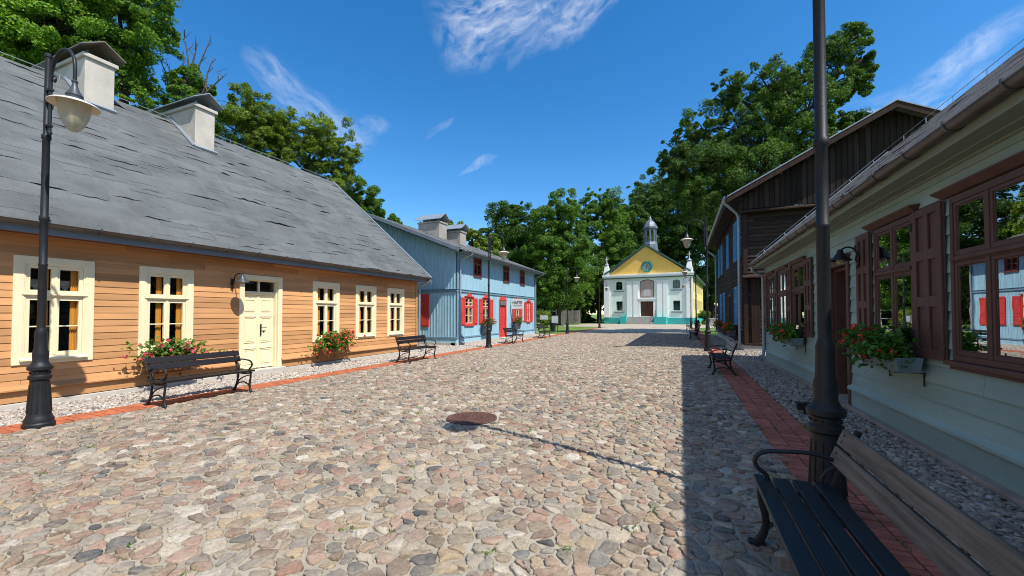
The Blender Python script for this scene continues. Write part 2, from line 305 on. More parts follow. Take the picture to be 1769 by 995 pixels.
# ------------------------------------------------------------------ builders
class Frame:
    """wall frame: u along the wall, z up, d outwards"""
    def __init__(s, o, u, d): s.o = Vector(o); s.u = Vector(u); s.d = Vector(d)
    def __call__(s, u, z, d=0): return s.o + s.u*u + s.d*d + Vector((0, 0, z))
    def off(s, u=0, d=0, z=0): return Frame(s(u, z, d), s.u, s.d)
WORLD = Frame((0, 0, 0), (1, 0, 0), (0, 1, 0))        # box(u=x, z, d=y)
class MB:
    def __init__(s, F=WORLD): s.F = F; s.v = []; s.f = []; s.mi = []; s.m = 0
    def add(s, vs, fs):
        o = len(s.v); s.v += [tuple(x) for x in vs]; s.f += [tuple(i+o for i in f) for f in fs]; s.mi += [s.m]*len(fs); return s
    def box(s, u0, u1, z0, z1, d0, d1, F=None):
        F = F or s.F
        return s.add([F(u, z, d) for z in (z0, z1) for d in (d0, d1) for u in (u0, u1)],
                     [(0, 1, 3, 2), (4, 6, 7, 5), (0, 4, 5, 1), (2, 3, 7, 6), (0, 2, 6, 4), (1, 5, 7, 3)])
    def quad(s, *p): return s.add(p, [tuple(range(len(p)))])
    def prism(s, poly, ext):
        """poly: list of points, ext: extrusion vector"""
        n = len(poly); e = Vector(ext); a = [Vector(p) for p in poly]
        return s.add(a+[p+e for p in a], [tuple(range(n))[::-1], tuple(range(n, 2*n))]+[(i, (i+1) % n, n+(i+1) % n, n+i) for i in range(n)])
    def tube(s, pts, r, n=8, cap=True, sy=1.0):
        pts = [Vector(p) for p in pts]; k = len(pts); rr = r if isinstance(r, (list, tuple)) else [r]*k
        vs = []; up = None
        for i, p in enumerate(pts):
            t = (pts[min(i+1, k-1)]-pts[max(i-1, 0)]).normalized()
            if up is None:
                up = Vector((0, 0, 1)) if abs(t.z) < .9 else Vector((0, 1, 0))
            x = t.cross(up)
            if x.length < 1e-5: x = t.orthogonal()
            x.normalize(); y = x.cross(t).normalized(); up = y
            for j in range(n):
                a = 2*math.pi*j/n; vs.append(p+(x*math.cos(a)*sy+y*math.sin(a))*rr[i])
        fs = [(i*n+j, i*n+(j+1) % n, (i+1)*n+(j+1) % n, (i+1)*n+j) for i in range(k-1) for j in range(n)]
        if cap: fs += [tuple(range(n))[::-1], tuple(range((k-1)*n, k*n))]
        return s.add(vs, fs)
    def lathe(s, prof, c=(0, 0, 0), n=20, flute=0):
        c = Vector(c); vs = []
        for r, z in prof:
            for j in range(n):
                a = 2*math.pi*j/n; q = r*(1-(flute if j % 2 else 0)); vs.append(c+Vector((q*math.cos(a), q*math.sin(a), z)))
        k = len(prof)
        fs = [(i*n+j, i*n+(j+1) % n, (i+1)*n+(j+1) % n, (i+1)*n+j) for i in range(k-1) for j in range(n)]
        fs += [tuple(range(n))[::-1], tuple(range((k-1)*n, k*n))]
        return s.add(vs, fs)
    def build(s, name, mats, parent=None, bev=0, smooth=False, ang=40, fix=True):
        off = Vector((0, 0, 0)); p = parent
        while p: off += p.location; p = p.parent
        me = bpy.data.meshes.new(name); me.from_pydata([(a-off.x, b-off.y, c-off.z) for a, b, c in s.v], [], s.f)
        for m in (mats if isinstance(mats, (list, tuple)) else [mats]): me.materials.append(M[m] if isinstance(m, str) else m)
        if any(s.mi): me.polygons.foreach_set('material_index', s.mi)
        if fix:
            bm = bmesh.new(); bm.from_mesh(me); bmesh.ops.recalc_face_normals(bm, faces=bm.faces); bm.to_mesh(me); bm.free()
        if smooth: me.shade_smooth(); me.set_sharp_from_angle(angle=R(ang))
        me.update()
        o = bpy.data.objects.new(name, me); COL.objects.link(o)
        if parent: o.parent = parent
        if bev:
            b = o.modifiers.new('edge', 'BEVEL'); b.width = bev; b.segments = 2; b.limit_method = 'ANGLE'
        return o
def tag(o, label=None, cat=None, group=None, kind=None):
    if label: o['label'] = label
    if cat: o['category'] = cat
    if group: o['group'] = group
    if kind: o['kind'] = kind
    return o
def empty(name, loc, label, cat, group=None):
    o = bpy.data.objects.new(name, None); o.location = loc; o.empty_display_size = .2; COL.objects.link(o)
    return tag(o, label, cat, group)
def copy_tree(o, parent=None):
    c = o.copy(); COL.objects.link(c)
    if parent: c.parent = parent
    for ch in list(o.children): copy_tree(ch, c)
    return c
def npmesh(name, V, Fc, mat, parent=None, smooth=False):
    """V (n,3), Fc (m,k) same-size faces"""
    off = np.zeros(3); p = parent
    while p: off += np.array(p.location); p = p.parent
    V = np.asarray(V, np.float32)-off.astype(np.float32); Fc = np.asarray(Fc, np.int32); k = Fc.shape[1]
    me = bpy.data.meshes.new(name); me.vertices.add(len(V)); me.vertices.foreach_set('co', V.ravel())
    me.loops.add(Fc.size); me.loops.foreach_set('vertex_index', Fc.ravel())
    me.polygons.add(len(Fc)); me.polygons.foreach_set('loop_start', np.arange(len(Fc), dtype=np.int32)*k)
    me.polygons.foreach_set('use_smooth', np.full(len(Fc), smooth))
    me.update(calc_edges=True); me.validate()
    for m in (mat if isinstance(mat, (list, tuple)) else [mat]): me.materials.append(M[m] if isinstance(m, str) else m)
    o = bpy.data.objects.new(name, me); COL.objects.link(o)
    if parent: o.parent = parent
    return o
def intervals(a, b, cuts):
    out = [(a, b)]
    for c0, c1 in cuts:
        nx = []
        for x0, x1 in out:
            if c1 <= x0 or c0 >= x1: nx.append((x0, x1)); continue
            if c0 > x0: nx.append((x0, c0))
            if c1 < x1: nx.append((c1, x1))
        out = nx
    return [(x0, x1) for x0, x1 in out if x1-x0 > .004]
def lap_wall(mb, F, u0, u1, z0, z1, pitch, ops, out=.022, seams=3.2, top=None, jit=.003):
    """horizontal lapped boards with openings (u0,u1,z0,z1); top(u0,u1,z) may clip the run for gables"""
    z = z0
    while z < z1-.01:
        ze = min(z+pitch, z1)
        brk = sorted({z, ze} | {q for o in ops for q in o[2:] if z < q < ze})
        ph = random.uniform(0, seams)
        for za, zb in zip(brk, brk[1:]):
            zm = (za+zb)/2; cuts = [(o[0], o[1]) for o in ops if o[2] < zm < o[3]]
            ua, ub = (u0, u1) if top is None else top(zm)
            if ub-ua < .02: continue
            for a, b in intervals(ua, ub, cuts):
                x = a
                while x < b-.001:
                    nb = b if b-x < seams else x+(seams if x > a else ph+.4); nb = min(nb, b)
                    d = lambda q: out*(1-(q-z)/pitch)+.003
                    j = random.uniform(0, jit)
                    p = [F(x+.0025, za, d(za)+j), F(nb-.0025, za, d(za)+j), F(nb-.0025, zb, d(zb)+j), F(x+.0025, zb, d(zb)+j),
                         F(x+.001, za, -.02), F(nb-.001, za, -.02), F(nb-.001, zb, -.02), F(x+.001, zb, -.02)]
                    mb.add(p, [(0, 1, 2, 3), (0, 4, 5, 1), (0, 3, 7, 4), (1, 5, 6, 2), (3, 2, 6, 7)])
                    x = nb
        z = ze
def flat_wall(mb, F, u0, u1, z0, z1, ops, d0=-.02, d1=0, top=None):
    zs = sorted({z0, z1} | {q for o in ops for q in o[2:] if z0 < q < z1})
    for za, zb in zip(zs, zs[1:]):
        zm = (za+zb)/2
        for a, b in intervals(u0, u1, [(o[0], o[1]) for o in ops if o[2] < zm < o[3]]):
            mb.box(a, b, za, zb, d0, d1)
def vboards(mb, F, u0, u1, z0, ztop, pitch, ops, w=.035, d=.015, gap=False):
    """boards with cover strips; ztop is a number or a function of u"""
    u = u0
    while u <= u1:
        zt = ztop(u) if callable(ztop) else ztop
        for a, b in intervals(z0, zt, [(o[2], o[3]) for o in ops if o[0] < u < o[1]]):
            mb.box(u-w/2, u+w/2, a, b, 0, d, F)
        u += pitch
def ring(mb, F, u0, u1, z0, z1, wl, wr, wb, wt, d0, d1):
    """rectangular frame butted: stiles full height, rails between"""
    mb.box(u0, u0+wl, z0, z1, d0, d1, F); mb.box(u1-wr, u1, z0, z1, d0, d1, F)
    if wb: mb.box(u0+wl, u1-wr, z0, z0+wb, d0, d1, F)
    if wt: mb.box(u0+wl, u1-wr, z1-wt, z1, d0, d1, F)
def gutter(mb, F, u0, u1, z, d, r, seg=10, th=.006, hooks=.8, hookm=None):
    """half-round gutter; u along"""
    prof = [(d+r*math.cos(a), z+r*math.sin(a)) for a in [math.pi+math.pi*i/seg for i in range(seg+1)]]
    inn = [(d+(r-th)*math.cos(a), z+(r-th)*math.sin(a)) for a in [2*math.pi-math.pi*i/seg for i in range(seg+1)]]
    pl = prof+inn
    mb.prism([F(u0, zz, dd) for dd, zz in pl], F.u*(u1-u0))
    mb.tube([F(u0, z, d+r), F(u1, z, d+r)], .009, 6)
    if hooks:
        u = u0+.35
        while u < u1:
            p2 = [(d+(r+.012)*math.cos(a), z+(r+.012)*math.sin(a)) for a in [math.pi+math.pi*i/seg for i in range(seg+1)]]
            q2 = [(d+(r+.002)*math.cos(a), z+(r+.002)*math.sin(a)) for a in [2*math.pi-math.pi*i/seg for i in range(seg+1)]]
            mb.prism([F(u, zz, dd) for dd, zz in p2+q2], F.u*.028)
            mb.box(u, u+.028, z-.005, z+.012, d-r-.02, d-r+.004, F); mb.box(u, u+.028, z-.01, z+.03, d+r-.004, d+r+.012, F)
            u += hooks
def downpipe(F, pts, r, parent, mat='zinc', z0=.1, clips=(.6, 1.9)):
    mb = MB(); mb.tube([F(*p) for p in pts], r, 12)
    u, z, d = pts[-3] if len(pts) > 3 else pts[-1]
    for c in clips:
        mb.tube([F(u, c, d), F(u, c+.04, d)], r+.008, 12); mb.box(u-.012, u+.012, c+.008, c+.032, 0, d, F)
    return mb.build('downpipe', mat, parent, smooth=True)

# ------------------------------------------------------------------ ground, street
def sheet(name, x0, x1, y0, y1, z, mat, nx=1, ny=1):
    mb = MB(); mb.add([(x0+(x1-x0)*i/nx, y0+(y1-y0)*j/ny, z) for j in range(ny+1) for i in range(nx+1)],
                      [(j*(nx+1)+i, j*(nx+1)+i+1, (j+1)*(nx+1)+i+1, (j+1)*(nx+1)+i) for j in range(ny) for i in range(nx)])
    return tag(mb.build(name, mat, fix=False), kind='structure')
sheet('ground', -600, 600, -300, 900, -.035, 'grass')
sheet('street', -8.35, 1.0, -8, 36, -.006, 'sand')
far = MB(); far.add([(-8.35, 36, -.006), (1.0, 36, -.006), (1.0, 50, -.006), (-8.35, 50, -.006)], [(0, 1, 2, 3)])
far.add([(-14, 50, -.006), (6, 50, -.006), (6, 66.5, -.006), (-14, 66.5, -.006)], [(0, 1, 2, 3)])
tag(far.build('square', 'farcob', fix=False), kind='structure')
for x0, x1, y0, y1 in ((-60, -14.003, 51.5, 56), (6.003, 60, 48.5, 52)):
    sheet('path', x0, x1, y0, y1, -.012, 'path')
# brick edging strips
def bricks(name, x0, x1, y0, y1, rows, bl, bw, mat, curve=None):
    mb = MB(); mb.box(x0-.004, x1+.004, -.05, -.012, y0, y1)
    y = y0; k = 0; rw = (x1-x0)/rows
    while y < y1:
        for r in range(rows):
            o = (bl/2 if r % 2 else 0)
            dz = random.uniform(-.004, .004); ry = random.uniform(-.004, .004); g = .005
            xa = x0+r*rw+g; xb = x0+(r+1)*rw-g
            mb.box(xa+ry, xb+ry, -.03, .008+dz, y+o*0+g+random.uniform(-.002, .002), y+bl-g)
        y += bl
    return tag(mb.build(name, mat, bev=.004), kind='structure')
bricks('brick_strip', 1.0, 1.6, -4, 47, 3, .072, .2, 'brickR')
bricks('kerb_strip', -8.87, -8.36, -3, 48, 2, .10, .2, 'brickL')
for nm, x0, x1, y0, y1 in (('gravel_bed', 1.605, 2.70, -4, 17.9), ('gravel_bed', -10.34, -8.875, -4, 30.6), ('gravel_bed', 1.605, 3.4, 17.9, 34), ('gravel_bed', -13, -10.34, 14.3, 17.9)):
    sheet(nm, x0, x1, y0, y1, -.02, 'gravelbed_shade' if x0 > 0 else 'gravelbed')

# cobbles: one stone per cell of a jittered grid, cells clipped by their neighbours
def cobbles(x0, x1, y0, y1, sx, sy):
    pts = []; ny = int((y1-y0)/sy); nx = int((x1-x0)/sx)
    for j in range(-1, ny+2):
        for i in range(-1, nx+2):
            pts.append((x0+(i+.5+.5*(j % 2)+random.uniform(-.52, .52))*sx, y0+(j+.5+random.uniform(-.52, .52))*sy))
    for _ in range(len(pts)//4):
        pts.append((random.uniform(x0, x1), random.uniform(y0, y1)))
    kd = kdtree.KDTree(len(pts))
    for i, p in enumerate(pts): kd.insert((p[0], p[1], 0), i)
    kd.balance(); cells = []
    for p in pts:
        if not (x0 < p[0] < x1 and y0 < p[1] < y1): continue
        poly = [(-.4, -.4), (.4, -.4), (.4, .4), (-.4, .4)]
        for co, ix, ds in kd.find_n((p[0], p[1], 0), 14)[1:]:
            if ds < .02: continue
            nx_, ny_ = co[0]-p[0], co[1]-p[1]; h = ds*ds/2; o = []
            m_ = len(poly)
            dv = [q[0]*nx_+q[1]*ny_-h for q in poly]
            for a in range(m_):
                b_ = (a+1) % m_
                if dv[a] <= 0: o.append(poly[a])
                if (dv[a] <= 0) != (dv[b_] <= 0):
                    t = dv[a]/(dv[a]-dv[b_]); o.append((poly[a][0]+t*(poly[b_][0]-poly[a][0]), poly[a][1]+t*(poly[b_][1]-poly[a][1])))
            poly = o
            if len(poly) < 3: break
        if len(poly) < 3: continue
        cx = sum(q[0] for q in poly)/len(poly); cy = sum(q[1] for q in poly)/len(poly)
        cells.append((p[0]+cx, p[1]+cy, [(q[0]-cx, q[1]-cy) for q in poly]))
    return cells
def stones(name, cells, near):
    V = []; F = []
    for cx, cy, poly in cells:
        if not (-8.3 < cx < .97): continue
        if (cx+2.97)**2+(cy-5.53)**2 < .43**2: continue
        gap = random.choice((.72, .80, .86, .89, .92, .94)) if near else random.uniform(.75, .92)
        for it in range(2 if near else 1):
            q = []
            for a in range(len(poly)):
                p0, p1 = poly[a], poly[(a+1) % len(poly)]
                q += [(p0[0]*.78+p1[0]*.22, p0[1]*.78+p1[1]*.22), (p0[0]*.22+p1[0]*.78, p0[1]*.22+p1[1]*.78)]
            poly = q
        if near:
            q = []
            for a in range(len(poly)):
                p0, p1 = poly[a], poly[(a+1) % len(poly)]
                if (p0[0]-p1[0])**2+(p0[1]-p1[1])**2 < .0001: continue
                q.append((p0[0]+random.uniform(-.010, .010), p0[1]+random.uniform(-.010, .010)))
            poly = q
        n = len(poly)
        if n < 4: continue
        hs = random.uniform(.3, .85); tx, ty = random.gauss(0, .09), random.gauss(0, .09)
        dome = random.uniform(.4, 1.0)
        rings = [(1.0, -.014), (.98, .004), (.92, .014), (.72, .014+.004*dome), (.36, .014+.007*dome)] if near else [(1.0, -.012), (.94, .008), (.6, .018)]
        o = len(V)
        for s_, z in rings:
            for x, y in poly:
                x2, y2 = x*s_*gap, y*s_*gap
                zz = z*hs+(x2*tx+y2*ty if z > 0 else 0)+(random.uniform(-.0032, .0032) if near and z > .005 else 0)
                V.append((cx+x2, cy+y2, zz))
        for k in range(len(rings)-1):
            for a in range(n): F.append((o+k*n+a, o+k*n+(a+1) % n, o+(k+1)*n+(a+1) % n, o+(k+1)*n+a))
        k = len(rings)-1; F.append(tuple(o+k*n+a for a in range(n)))
    mb = MB(); mb.v = V; mb.f = F; mb.mi = [0]*len(F)
    o = mb.build(name, 'cobble', fix=False, smooth=True, ang=75)
    return o
cb = cobbles(-8.4, 1.0, .3, 36, .165, .118)
tag(stones('cobblestones', [c for c in cb if c[1] < 12], True), 'rounded fieldstone cobbles set in sand across the near street', 'cobblestones', kind='stuff')
tag(stones('cobblestones', [c for c in cb if c[1] >= 12], False), 'rounded fieldstone cobbles of the street further off', 'cobblestones', kind='stuff')

# pebbles
def pebbles(name, areas, label):
    bm = bmesh.new(); bmesh.ops.create_icosphere(bm, subdivisions=2, radius=1); hiV = np.array([v.co[:] for v in bm.verts]); hiF = np.array([[v.index for v in f.verts] for f in bm.faces]); bm.free()
    bm = bmesh.new(); bmesh.ops.create_icosphere(bm, subdivisions=1, radius=1); loV = np.array([v.co[:] for v in bm.verts]); loF = np.array([[v.index for v in f.verts] for f in bm.faces]); bm.free()
    VV = []; FF = []; o = 0
    for x0, x1, y0, y1, n, r, hi in areas:
        bV, bF = (hiV, hiF) if hi else (loV, loF)
        px = rng.uniform(x0, x1, n); py = rng.uniform(y0, y1, n); pz = rng.uniform(-.018, .012, n)
        a = rng.uniform(0, 6.283, n); rr = r*rng.lognormal(0, .28, n)
        sx, sy, sz = rr*rng.uniform(.9, 1.5, n), rr*rng.uniform(.7, 1.0, n), rr*rng.uniform(.4, .75, n)
        P = bV[None]*np.stack([sx, sy, sz], 1)[:, None]
        P = P*(1+.10*rng.standard_normal((n, len(bV), 1)) if not hi else 1+.05*rng.standard_normal((n, len(bV), 1)))
        t = rng.normal(0, .3, n)
        x = P[..., 0]*np.cos(t)[:, None]-P[..., 2]*np.sin(t)[:, None]; z = P[..., 0]*np.sin(t)[:, None]+P[..., 2]*np.cos(t)[:, None]
        c, s_ = np.cos(a)[:, None], np.sin(a)[:, None]
        Q = np.stack([x*c-P[..., 1]*s_, x*s_+P[..., 1]*c, z], -1)+np.stack([px, py, pz], 1)[:, None]
        VV.append(Q.reshape(-1, 3)); FF.append((bF[None]+(np.arange(n)*len(bV))[:, None, None]).reshape(-1, 3)+o); o += n*len(bV)
    return tag(npmesh(name, np.concatenate(VV), np.concatenate(FF), 'pebble_shade' if areas[0][0] > 0 else 'pebble', smooth=True), label, 'gravel', kind='stuff')
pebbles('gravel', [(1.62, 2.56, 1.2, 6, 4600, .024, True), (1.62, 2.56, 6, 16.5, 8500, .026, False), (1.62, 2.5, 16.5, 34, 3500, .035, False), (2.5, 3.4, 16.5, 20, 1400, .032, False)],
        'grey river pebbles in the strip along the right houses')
pebbles('gravel', [(-10.22, -8.89, 1.5, 9, 9000, .026, False), (-10.22, -8.89, 9, 18, 8000, .03, False), (-10.36, -8.89, 18, 30.5, 6000, .035, False), (-12.5, -10.2, 14.4, 17.5, 3000, .032, False)],
        'pale river pebbles in the strip along the left houses')

# manhole
mh = empty('manhole_cover', (-2.97, 5.53, 0), 'rusty round iron manhole cover set in the cobbles', 'manhole cover')
mb = MB(); mb.lathe([(.385, -.03), (.385, .010), (.36, .013), (.352, .004), (.33, .003)], mh.location, 48); mb.build('rim', 'rust', mh, smooth=True)
mb = MB(); mb.lathe([(.345, -.02), (.345, .010), (.30, .010)], mh.location, 48)
for k in range(4):
    r0 = .28-.07*k; mb.lathe([(r0, .008), (r0, .014), (r0-.028, .014), (r0-.028, .008)], mh.location, 40)
for k in range(24):
    a = k*math.pi/12; c, s_ = math.cos(a), math.sin(a); F = Frame(Vector(mh.location), (c, s_, 0), (-s_, c, 0)); mb.box(.07, .31, .009, .0165, -.006, .006, F)
mb.build('lid', 'rust', mh, smooth=True, ang=30)

# ------------------------------------------------------------------ windows and doors
def cross_window(F, parent, u0, u1, z0, z1, cas, mats, curt=None, depth=.10, rail=None, panes='pane', label=None, lace=False, side=.05, muntin=True):
    """casement: casing > sash, pane, sill, curtain"""
    fm, sm = mats
    win = MB(); ring(win, F, u0, u1, z0, z1, cas, cas, cas*.9, cas, -.03, .035)
    i0, i1, b0, b1 = u0+cas, u1-cas, z0+cas*.9, z1-cas
    ring(win, F, i0-.006, i1+.006, b0-.006, b1+.006, .03, .03, .03, .03, -depth-.04, .022)
    rz = rail if rail else z0+(z1-z0)*.64
    win.box(i0+.022, i1-.022, rz-.035, rz+.035, -.09, .012, F); win.box(i0-.03, i1+.03, rz+.002, rz+.028, .012, .050, F)
    wo = win.build('window', fm, parent, bev=.004)
    if label: wo['label'] = label
    s = MB(); g = MB(); um = (i0+i1)/2
    for a, b, c, d in ((i0+.026, um-.003, b0+.026, rz-.037), (um+.003, i1-.026, b0+.026, rz-.037), (i0+.026, um-.003, rz+.037, b1-.026), (um+.003, i1-.026, rz+.037, b1-.026)):
        ring(s, F, a, b, c, d, side, side, side+.005, side, -.05, .004)
        if muntin and d-c > .6: s.box(a+side, b-side, (c+d)/2-.011, (c+d)/2+.011, -.035, -.002, F)
        g.quad(F(a+side, c+side, -.028), F(b-side, c+side, -.028), F(b-side, d-side, -.028), F(a+side, d-side, -.028))
    s.box(um-.022, um+.022, b0+.03, rz-.038, .005, .018, F); s.box(um-.022, um+.022, rz+.038, b1-.03, .005, .018, F)
    s.build('sash', sm, wo, bev=.003); g.build('pane', panes, wo)
    sl_ = MB(); sl_.add([F(i0-.04, b0-.005, .036), F(i1+.04, b0-.005, .036), F(i1+.04, b0-.025, .075), F(i0-.04, b0-.025, .075), F(i0-.04, b0-.05, .075), F(i1+.04, b0-.05, .075), F(i1+.04, b0-.045, .036), F(i0-.04, b0-.045, .036)],
                        [(0, 1, 2, 3), (3, 2, 5, 4), (4, 5, 6, 7), (7, 6, 1, 0), (0, 3, 4, 7), (1, 6, 5, 2)]); sl_.build('sill', fm, wo)
    if curt:
        c = MB()
        for a, b, zz0, zz1 in curt(i0, um, i1, b0, b1, rz):
            n = 14; pts = []
            for k in range(n+1):
                t = k/n; pts.append((a+(b-a)*t, -.085-.014*math.sin(k*1.9)))
            for k in range(n): c.quad(F(pts[k][0], zz0, pts[k][1]), F(pts[k+1][0], zz0, pts[k+1][1]), F(pts[k+1][0], zz1, pts[k+1][1]), F(pts[k][0], zz1, pts[k][1]))
        c.build('curtain', 'curtain', wo, smooth=True, ang=80)
    if lace:
        for a, b in ((i0+.08, um-.06), (um+.06, i1-.08)):
            c = MB()
            for k in range(10):
                a2, b2 = a+(b-a)*k/10, a+(b-a)*(k+1)/10; zb = rz+.05+.10*abs(math.sin(k*.8)); c.quad(F(a2, zb, -.13), F(b2, zb, -.13), F(b2, rz+.28, -.13), F(a2, rz+.28, -.13))
            c.build('lace_curtain', 'lace', wo)
    return wo

# ------------------------------------------------------------------ YELLOW HOUSE
yh = empty('wooden_house', (-10.3, 0, 0), 'ochre boarded house with cream windows, cream double door and grey felt roof', 'house', 'wooden houses along the street')
FY = Frame((-10.3, 0, 0), (0, 1, 0), (1, 0, 0))
YW = [(3.03, 4.045), (4.735, 5.745), (9.0, 10.035), (10.755, 11.765), (12.38, 13.385)]
ops = [(a+.02, b-.02, .74, 2.58) for a, b in YW]+[(6.80, 7.96, 0, 2.58)]
mb = MB(FY); lap_wall(mb, FY, -6, 14.25, .36, 3.0, .126, ops, out=.011)
for a, b in intervals(-6, 14.25, [(6.80, 7.96)]):
    mb.add([FY(a, .40, .02), FY(b, .40, .02), FY(b, .335, .10), FY(a, .335, .10), FY(a, .31, .10), FY(b, .31, .10), FY(b, .31, -.02), FY(a, .31, -.02)],
           [(0, 1, 2, 3), (3, 2, 5, 4), (4, 5, 6, 7), (0, 3, 4, 7), (1, 6, 5, 2)])
    mb.box(a, b, .115, .309, -.02, .03)
mb.build('front_wall', 'yboard', yh)
mb = MB(FY)
mb.box(14.15, 14.26, .10, 3.0, -.06, .045)
mb.build('corner_board', 'yboard', yh, bev=.004)
mb = MB(FY)
for a, b in intervals(-6, 14.28, [(6.72, 8.04)]): mb.box(a, b, -.05, .10, -.2, .065)
mb.build('plinth', 'plinth', yh, bev=.008)
mb = MB()   # gable ends, back wall
FG = Frame((-10.3, 14.25, 0), (-1, 0, 0), (0, 1, 0)); prof = lambda z: (0.0, 11.2) if z < 3 else ((z-3.0)/.859+.1, 11.2-(z-3.0)/.859-.1)
lap_wall(mb, FG, 0, 11.2, .12, 7.5, .126, [], top=prof)
FG2 = Frame((-10.3, -6, 0), (-1, 0, 0), (0, -1, 0)); lap_wall(mb, FG2, 0, 11.2, .12, 7.5, .126, [], top=prof)
mb.box(-21.55, -21.5, .05, 3.1, -6, 14.25)
mb.build('side_wall', 'yboard', yh)
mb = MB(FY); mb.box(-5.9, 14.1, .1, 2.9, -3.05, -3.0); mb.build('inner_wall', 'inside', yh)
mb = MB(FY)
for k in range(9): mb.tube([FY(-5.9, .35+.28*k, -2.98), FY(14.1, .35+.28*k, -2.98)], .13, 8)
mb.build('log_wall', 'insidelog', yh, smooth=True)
for i, (a, b) in enumerate(YW):
    near = i < 2
    def cu(i0, um, i1, b0, b1, rz, i=i):
        if i < 2: o = [(um-.165, um-.055), (i1-.165, i1-.06)]
        else: o = [(i0+.12, i0+.235), (um+.10, um+.215)]
        return [(p, q, b0+.02, b1-.02) for p, q in o]
    cross_window(FY, yh, a, b, .735, 2.59, .125, ('cream', 'cream'), cu, lace=(i == 0))
def ydoor():
    d = MB(FY); ring(d, FY, 6.79, 7.975, .14, 2.61, .125, .125, 0, .13, -.04, .04)
    ring(d, FY, 6.905, 7.86, .14, 2.49, .03, .03, 0, .03, -.20, -.035)
    d.box(6.935, 7.83, 2.10, 2.19, -.17, -.08); d.box(7.36, 7.405, 2.19, 2.46, -.16, -.09)
    do = d.build('door', 'cream', yh, bev=.005)
    g = MB(FY); g.quad(FY(6.93, 2.185, -.13), FY(7.84, 2.185, -.13), FY(7.84, 2.47, -.13), FY(6.93, 2.47, -.13)); g.build('pane', 'paned', do)
    for a, b in ((6.937, 7.381), (7.384, 7.828)):
        l = MB(FY); l.box(a, b, .16, 2.098, -.17, -.128)
        for z0, z1 in ((.28, .66), (.84, 1.50), (1.66, 1.98)):
            l2 = MB
            ring(l, FY, a+.085, b-.085, z0, z1, .022, .022, .022, .022, -.128, -.112)
            l.box(a+.125, b-.125, z0+.04, z1-.04, -.128, -.117)
            if z1 < 1.9: l.box(a+.06, b-.06, z1+.02, z1+.055, -.128, -.10)
        if b > 7.5: l.box(a-.03, a+.03, .18, 2.08, -.127, -.112)
        l.build('door_leaf', 'cdoor', do, bev=.004)
    h = MB(FY); h.box(7.44, 7.475, 1.02, 1.33, -.11, -.10); h.tube([FY(7.457, 1.24, -.10), FY(7.457, 1.24, -.05), FY(7.58, 1.235, -.05)], .010, 8); h.tube([FY(7.54, 1.12, -.128), FY(7.54, 1.12, -.10)], .02, 10)
    h.build('handle', 'black', do, smooth=True)
ydoor()
mb = MB(FY); mb.box(6.74, 8.02, -.04, .138, -.25, .16); mb.build('doorstep', 'plinth', yh, bev=.01)

def felt_roof(name, mat, parent, A, U, S, L_, W, flaps, course=.30, seed=1, sheet_t=.05):
    """one roof slope. A eave start corner, U unit along eave, S unit up slope, L_ length along eave, W slope length; torn courses as geometry"""
    rs = random.Random(seed); A = Vector(A); U = Vector(U); S = Vector(S); Nn = U.cross(S).normalized()
    if Nn.z < 0: Nn = -Nn
    mb = MB()
    p = [A, A+U*L_, A+U*L_+S*W, A+S*W]; mb.add(p+[q-Nn*sheet_t for q in p], [(0, 1, 2, 3), (7, 6, 5, 4), (0, 4, 5, 1), (1, 5, 6, 2), (2, 6, 7, 3), (3, 7, 4, 0)])
    x = .5
    while x < L_-.2:
        y0_, y1_ = rs.uniform(0, W*.4), rs.uniform(W*.6, W); pa = A+U*x+S*y0_; pb = A+U*(x+rs.uniform(-.05, .05))+S*y1_
        mb.add([pa+Nn*.012, pa+U*.05+Nn*.004, pb+U*.05+Nn*.004, pb+Nn*.012, pa, pb], [(0, 1, 2, 3), (4, 0, 3, 5)]); x += rs.uniform(.7, 1.3)
    k = 0; s0 = -.01
    while s0 < W-.05:
        s1 = min(s0+course*1.25, W)
        x = 0
        while x < L_:
            ln = rs.uniform(.25, 1.1); xe = min(L_, x+ln); n = max(2, int((xe-x)/.11)); so_ = s0+rs.uniform(-.11, .11)
            lift = rs.random(); lift = (0 if lift < .38 else rs.uniform(.004, .014) if lift < .74 else rs.uniform(.018, .045) if lift < .95 else rs.uniform(.05, .08))*flaps
            top = []; bot = []
            wob = rs.uniform(0, 6)
            for i in range(n+1):
                t = i/n; xx = x+(xe-x)*t
                e = so_+.010*math.sin(xx*2.1+k*1.7)+rs.uniform(-.014, .014)+rs.choice((0, 0, .015, .035))
                lf = .002+.002*(k%2)+lift*(.1+.9*math.sin(math.pi*min(1, max(0, t))))*rs.uniform(.7, 1.2)
                bot.append(A+U*xx+S*max(e, -.02)+Nn*lf); top.append(A+U*xx+S*s1+Nn*.003)
            o = len(mb.v)
            mid = [b*.45+t_*.55+Nn*(.004) for b, t_ in zip(bot, top)]
            low = [b-Nn*(.005 if lift > 0 else .0005) for b in bot]
            vs = bot+mid+top+low; m_ = n+1
            fs = [(i, i+1, m_+i+1, m_+i) for i in range(n)]+[(m_+i, m_+i+1, 2*m_+i+1, 2*m_+i) for i in range(n)]+[(3*m_+i, 3*m_+i+1, i+1, i) for i in range(n)]
            mb.add(vs, fs); x = xe+(.0 if rs.random() < .7 else .012)
        s0 += course*rs.uniform(.85, 1.15); k += 1
    return mb.build(name, mat, parent, fix=False)
sl1 = math.atan(.859); S1 = Vector((-math.cos(sl1), 0, math.sin(sl1)))
A1 = Vector((-9.76, 14.55, 3.10)); W1 = 5.62/math.cos(sl1)
felt_roof('roof', 'roof', yh, A1, (0, -1, 0), S1, 20.9, W1, .62, .25, 3)
mb = MB()
